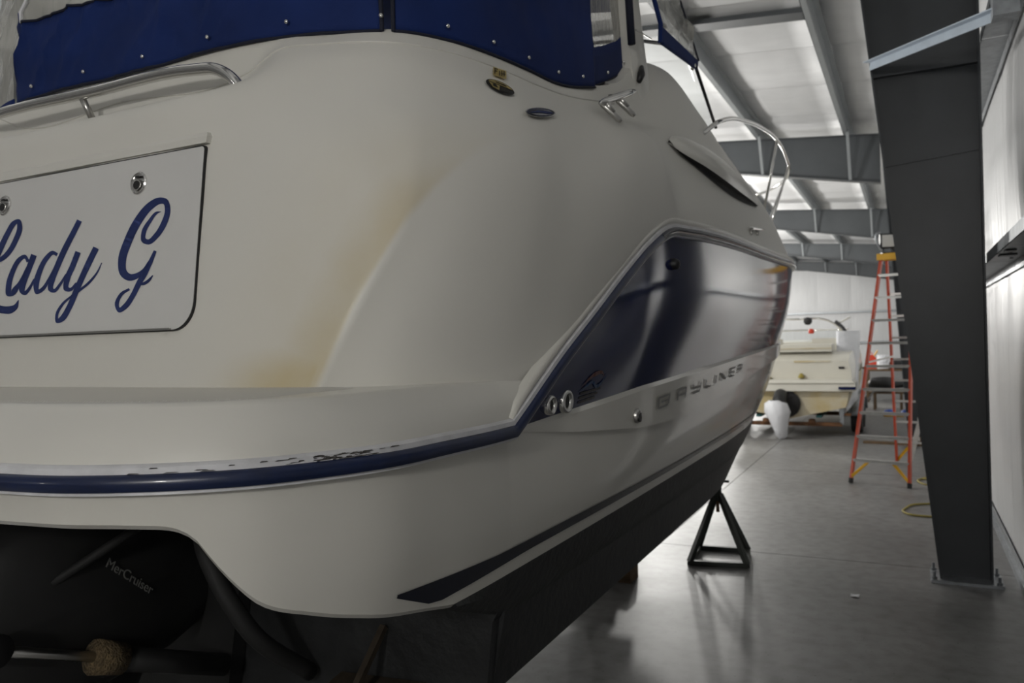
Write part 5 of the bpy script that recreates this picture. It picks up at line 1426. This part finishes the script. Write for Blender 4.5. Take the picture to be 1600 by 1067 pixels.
tr = thing('boat_trailer', (X2, YS + 3, 0), 'galvanised trailer with black tyres carrying the cream ski boat', 'trailer')
for s in (-1, 1):
    MB().box((X2 + s * .95 - .04, YS + .3, .42), (X2 + s * .95 + .04, YS + 6.2, .54)).build('frame_rail', M['galv'], tr)
    MB().box((X2 + s * .55 - .05, YS + .3, .36), (X2 + s * .55 + .05, YS + 4.0, .40)).build('bunk', M['teal'], tr)
    for yy in (YS + 1.2, YS + 2.1):
        t_ = MB().lathe((X2 + s * 1.16, yy, .31), (s, 0, 0), [(.17, -.1), (.29, -.1), (.31, -.07), (.31, .07), (.29, .1), (.17, .1)], n=26).build('tyre', M['rubber'], tr, smooth=True, angle=40)
        MB().lathe((X2 + s * 1.16, yy, .31), (s, 0, 0), [(.17, -.08), (.17, .08), (.12, .09), (.05, .1)], n=18).build('wheel_rim', M['galv'], t_, smooth=True, angle=40)
    fd = [[Vector((X2 + s * xx, YS + 1.65 + math.cos(a) * r_, .36 + math.sin(a) * .33)) for a in [math.pi * k / 12 for k in range(13)]] for xx, r_ in ((1.03, .85), (1.30, .85))]
    o = MB().grid(fd).build('fender', M['galv'], tr, smooth=True); o.modifiers.new('t', 'SOLIDIFY').thickness = .012
    MB().box((X2 + s * 1.03 - .04, YS + .32, .40), (X2 + s * 1.03 + .08, YS + .36, .45)).build('tail_light', M['rust'], tr)
    MB().lathe((X2 + s * .42 - .06, YS + .35, .27), (1, 0, 0), [(.05, 0), (.065, .02), (.065, .1), (.05, .12)], n=12).build('keel_roller', M['rust'], tr, smooth=True, angle=40)
for yy in (YS + .35, YS + 2.6, YS + 4.6):
    MB().box((X2 - .95, yy - .04, .2 if yy < YS + 3 else .3), (X2 + .95, yy + .04, .27 if yy < YS + 3 else .37)).build('cross_member', M['rust'], tr)
for s in (-1, 1):
    MB().bar((X2 + s * .95, YS + 6.2, .48), (X2, YS + 7.4, .48), .08, .1).build('tongue', M['galv'], tr)
    MB().box((X2 + s * .95 - .03, YS + .31, .24), (X2 + s * .95 + .03, YS + .39, .45)).build('hanger', M['galv'], tr)
MB().tube([(X2 - 1.06, YS + 1.65, .31), (X2 + 1.06, YS + 1.65, .31)], .03, n=8).build('axle', M['rust'], tr)

# ------------------------------------------------------------------ clutter at the far end by the wall
wb = thing('workbench', (-.55, 24.4, 0), 'pale timber workbench standing by the wall behind the stepladder', 'workbench')
MB().box((-1.1, 24.1, .86), (.25, 24.9, .91)).build('bench_top', M['wood'], wb)
for x in (-1.06, .21):
    for y in (24.14, 24.86): MB().box((x - .035, y - .035, 0), (x + .035, y + .035, .86)).build('leg', M['wood'], wb)
MB().box((-1.06, 24.15, .25), (.21, 24.85, .28)).build('lower_shelf', M['wood'], wb)
def canister(name, c, r, h, mt, label, cat, lid=None):
    o = thing(name, c, label, cat)
    MB().lathe(c, (0, 0, 1), [(r * .85, 0), (r, .02), (r, h * .9), (r * .95, h)], n=18).build('body', mt, o, smooth=True, angle=40)
    MB().lathe((c[0], c[1], c[2] + h), (0, 0, 1), [(r * 1.03, 0), (r * 1.03, .025), (r * .9, .03)], n=18).build('lid', lid or mt, o, smooth=True, angle=40)
    MB().tube(hermite_line([(c[0] - r, c[1] - .01, c[2] + h * .85), (c[0] - r * .6, c[1] - r, c[2] + h * .55), (c[0] + r * .6, c[1] - r, c[2] + h * .55), (c[0] + r, c[1] - .01, c[2] + h * .85)], 4), .006, n=5).build('handle', M['galv'], o)
    return o
canister('paint_bucket', (-.66, 24.3, .911), .15, .36, M['bag'], 'white plastic bucket with a lid on the workbench', 'bucket')
fc = thing('fuel_can', (-.95, 24.62, .911), 'red fuel can on the back of the workbench', 'fuel can')
MB().prism([(-1.05, 24.5, .911), (-.83, 24.5, .911), (-.83, 24.5, 1.2), (-.92, 24.5, 1.3), (-1.05, 24.5, 1.3)], (0, .25, 0)).build('body', M['red'], fc)
MB().tube([(-.9, 24.62, 1.26), (-.8, 24.62, 1.42)], .02, n=8).build('spout', M['yellow'], fc)
MB().tube(hermite_line([(-1.03, 24.62, 1.3), (-1.02, 24.62, 1.36), (-.95, 24.62, 1.36), (-.94, 24.62, 1.3)], 4), .012, n=6).build('handle', M['red'], fc)
tbx = thing('tool_box', (-.25, 24.45, .911), 'black tool box on the workbench', 'tool box')
MB().box((-.5, 24.32, .911), (-.02, 24.58, 1.08)).build('body', M['black'], tbx)
MB().prism([(-.5, 24.32, 1.082), (-.02, 24.32, 1.082), (-.05, 24.36, 1.14), (-.47, 24.36, 1.14)], (0, .22, 0)).build('lid', M['rubber'], tbx)
MB().tube([(-.4, 24.45, 1.13), (-.4, 24.45, 1.17), (-.12, 24.45, 1.17), (-.12, 24.45, 1.13)], .01, n=6).build('handle', M['chromedull'], tbx)
r3 = thing('cream_dinghy', (-2.2, 26.5, 0.3), 'small cream dinghy on timber chocks behind the ski boat trailer', 'boat')
DS = [[Vector((-2.2 + a, y, z)) for a, z in ((hb, zg), (hb * .97, (zg + zk) / 2 + .1), (hb * .7, zk + .1), (0, zk), (-hb * .7, zk + .1), (-hb * .97, (zg + zk) / 2 + .1), (-hb, zg))] for y, hb, zk, zg in ((25.3, .80, .32, 1.02), (26.3, .86, .32, 1.05), (27.5, .8, .36, 1.1), (28.3, .5, .5, 1.18), (28.8, .04, .8, 1.24))]
dg = MB().grid(DS); dg.add(DS[0], [tuple(range(7))]); dg.build('hull', M['stain'], r3, smooth=True, angle=40)
MB().tube([p for p in (DS[0][0], DS[1][0], DS[2][0], DS[3][0], DS[4][0], DS[4][6], DS[3][6], DS[2][6], DS[1][6], DS[0][6], DS[0][0])], .04, n=8).build('gunwale', M['cream'], r3, smooth=True)
MB().box((-2.9, 26.0, .85), (-1.05, 26.3, .9)).build('thwart', M['wood'], r3)
for y in (25.6, 27.3): MB().box((-2.65, y - .06, 0), (-1.75, y + .06, .34)).build('chock', M['wood'], r3)
om = thing('outboard_motor', (-.42, 21.95, 0), 'black outboard motor lying on a low timber trestle before the workbench', 'motor')
rows = [[Vector((-.95 + .9 * t, 22.0 + .2 * w * math.cos(a), .62 + .2 * w * math.sin(a))) for a in [2 * math.pi * k / 12 for k in range(13)]] for t, w in ((0, .3), (.1, .9), (.4, 1.0), (.6, .9), (.66, .5), (1.2, .3), (1.3, .1))]
MB().grid(rows).build('cowling', M['black'], om, smooth=True)
for x in (-.8, -.2):
    for y in (21.75, 22.25): MB().bar((x, y, 0), (x, 22.0 + (y - 22) * .4, .40), .06, .06).build('trestle_leg', M['wood'], om)
MB().box((-.95, 21.9, .39), (.05, 22.1, .43)).build('trestle_beam', M['wood'], om)
tj = thing('floor_jack', (-1.15, 20.3, 0), 'teal rolling floor jack beside the trailer wheel', 'jack')
MB().prism([(-1.45, 20.2, .08), (-.95, 20.2, .08), (-.95, 20.2, .2), (-1.1, 20.2, .26), (-1.45, 20.2, .15)], (0, .2, 0)).build('frame', M['teal'], tj)
MB().bar((-1.0, 20.3, .2), (-.72, 20.3, .62), .035, .035).build('handle', M['galv'], tj)
for x in (-1.4, -1.0):
    for y in (20.18, 20.42): MB().lathe((x, y - .015, .06), (0, 1, 0), [(.06, 0), (.06, .03)], n=14).build('caster', M['rubber'], tj)
for k, (x, y, c_, lab) in enumerate(((-.45, 20.6, 'blue', 'crumpled blue rag on the floor under the bench'), (-.10, 20.55, 'blue', 'crumpled blue rag on the floor touching the yellow drip tray'))):
    rows = [[Vector((x + (r_ * (1 + .25 * math.sin(3 * a + k))) * math.cos(a), y + r_ * math.sin(a) * .8, z)) for a in [2 * math.pi * q / 14 for q in range(15)]] for r_, z in ((.13, 0.002), (.12, .05), (.08, .10), (.02, .12))]
    tag(MB().grid(rows).build('shop_rag', M[c_], None, smooth=True), lab, 'rag', 'blue rags on the floor')
tag(MB().prism([(-.55, 20.05, 0), (-.15, 20.05, 0), (-.13, 20.05, .05), (-.57, 20.05, .05)], (0, .3, 0)).prism([(-.57, 20.04, .05), (-.13, 20.04, .05), (-.13, 20.04, .06), (-.57, 20.04, .06)], (0, .32, 0)).build('drip_tray', M['yellow']), 'shallow yellow drip tray on the floor in front of the blue rags', 'tray')
for k, (a, b, lab) in enumerate((((-.75, 15.2), (.2, 15.05), 'long weathered plank lying on the floor behind the ladder'), ((-.1, 14.7), (.3, 15.9), 'short plank lying against the long plank'))):
    pk = MB().bar((a[0], a[1], .02 + .042 * k), (b[0], b[1], .02 + .042 * k), .14, .04)
    tag(pk.build('plank', M['wood']), lab, 'plank')
ss = thing('step_stool', (.22, 13.6, 0), 'small aluminium step stool against the wall behind the ladder', 'step stool')
for s in (-1, 1):
    MB().bar((.10 - .12, 13.5 + s * .22, .0), (.22, 13.5 + s * .18, .95), .025, .06, (1, 0, 0)).build('front_rail', M['alu'], ss)
    MB().bar((.46, 13.5 + s * .22, .0), (.26, 13.5 + s * .18, .95), .025, .04, (1, 0, 0)).build('rear_rail', M['alu'], ss)
for k in range(1, 4):
    x = -.02 + .24 * k * .3 / .95; MB().box((x - .04, 13.29, .3 * k - .01), (x + .06, 13.71, .3 * k + .01)).build('step', M['alu'], ss)
MB().box((.14, 13.28, .95), (.34, 13.72, .98)).build('top_step', M['alu'], ss)

sc_ = MB().grid([[(-.43 + .03 * i, 6.30 + .06 * j, .003 + .006 * ((i + j) % 2)) for i in range(3)] for j in range(2)])
tag(sc_.build('paper_scrap', M['bag']), 'tiny crumpled white paper scrap on the dark floor before the column', 'paper')
import OpenImageIO as oiio, numpy as np
im=oiio.ImageBuf('/workdir/render_main.png').get_pixels(oiio.FLOAT)
k=im.shape[1]/1600
for n,(u,v) in dict(hatch=(150,300),transom=(400,400),wing=(750,400),hull=(500,850),rail_fascia=(300,680),canvas=(400,20),floor_near=(1300,1000),floor_mid=(1300,800),floor_far=(1250,720),col=(1480,500),collow=(1500,850),wallhi=(1575,250),walllow=(1575,600),ceil=(1200,100),ceil2=(1350,310),farwall=(1300,470),rafter2=(1280,250),navy=(950,560),navyR=(1160,470),strip=(1000,640),bottom=(950,900)).items():
    x,y=int(u*k),int(v*k); p=im[y-2:y+3,x-2:x+3,:3].mean((0,1))*255; print(n,p.round().astype(int))
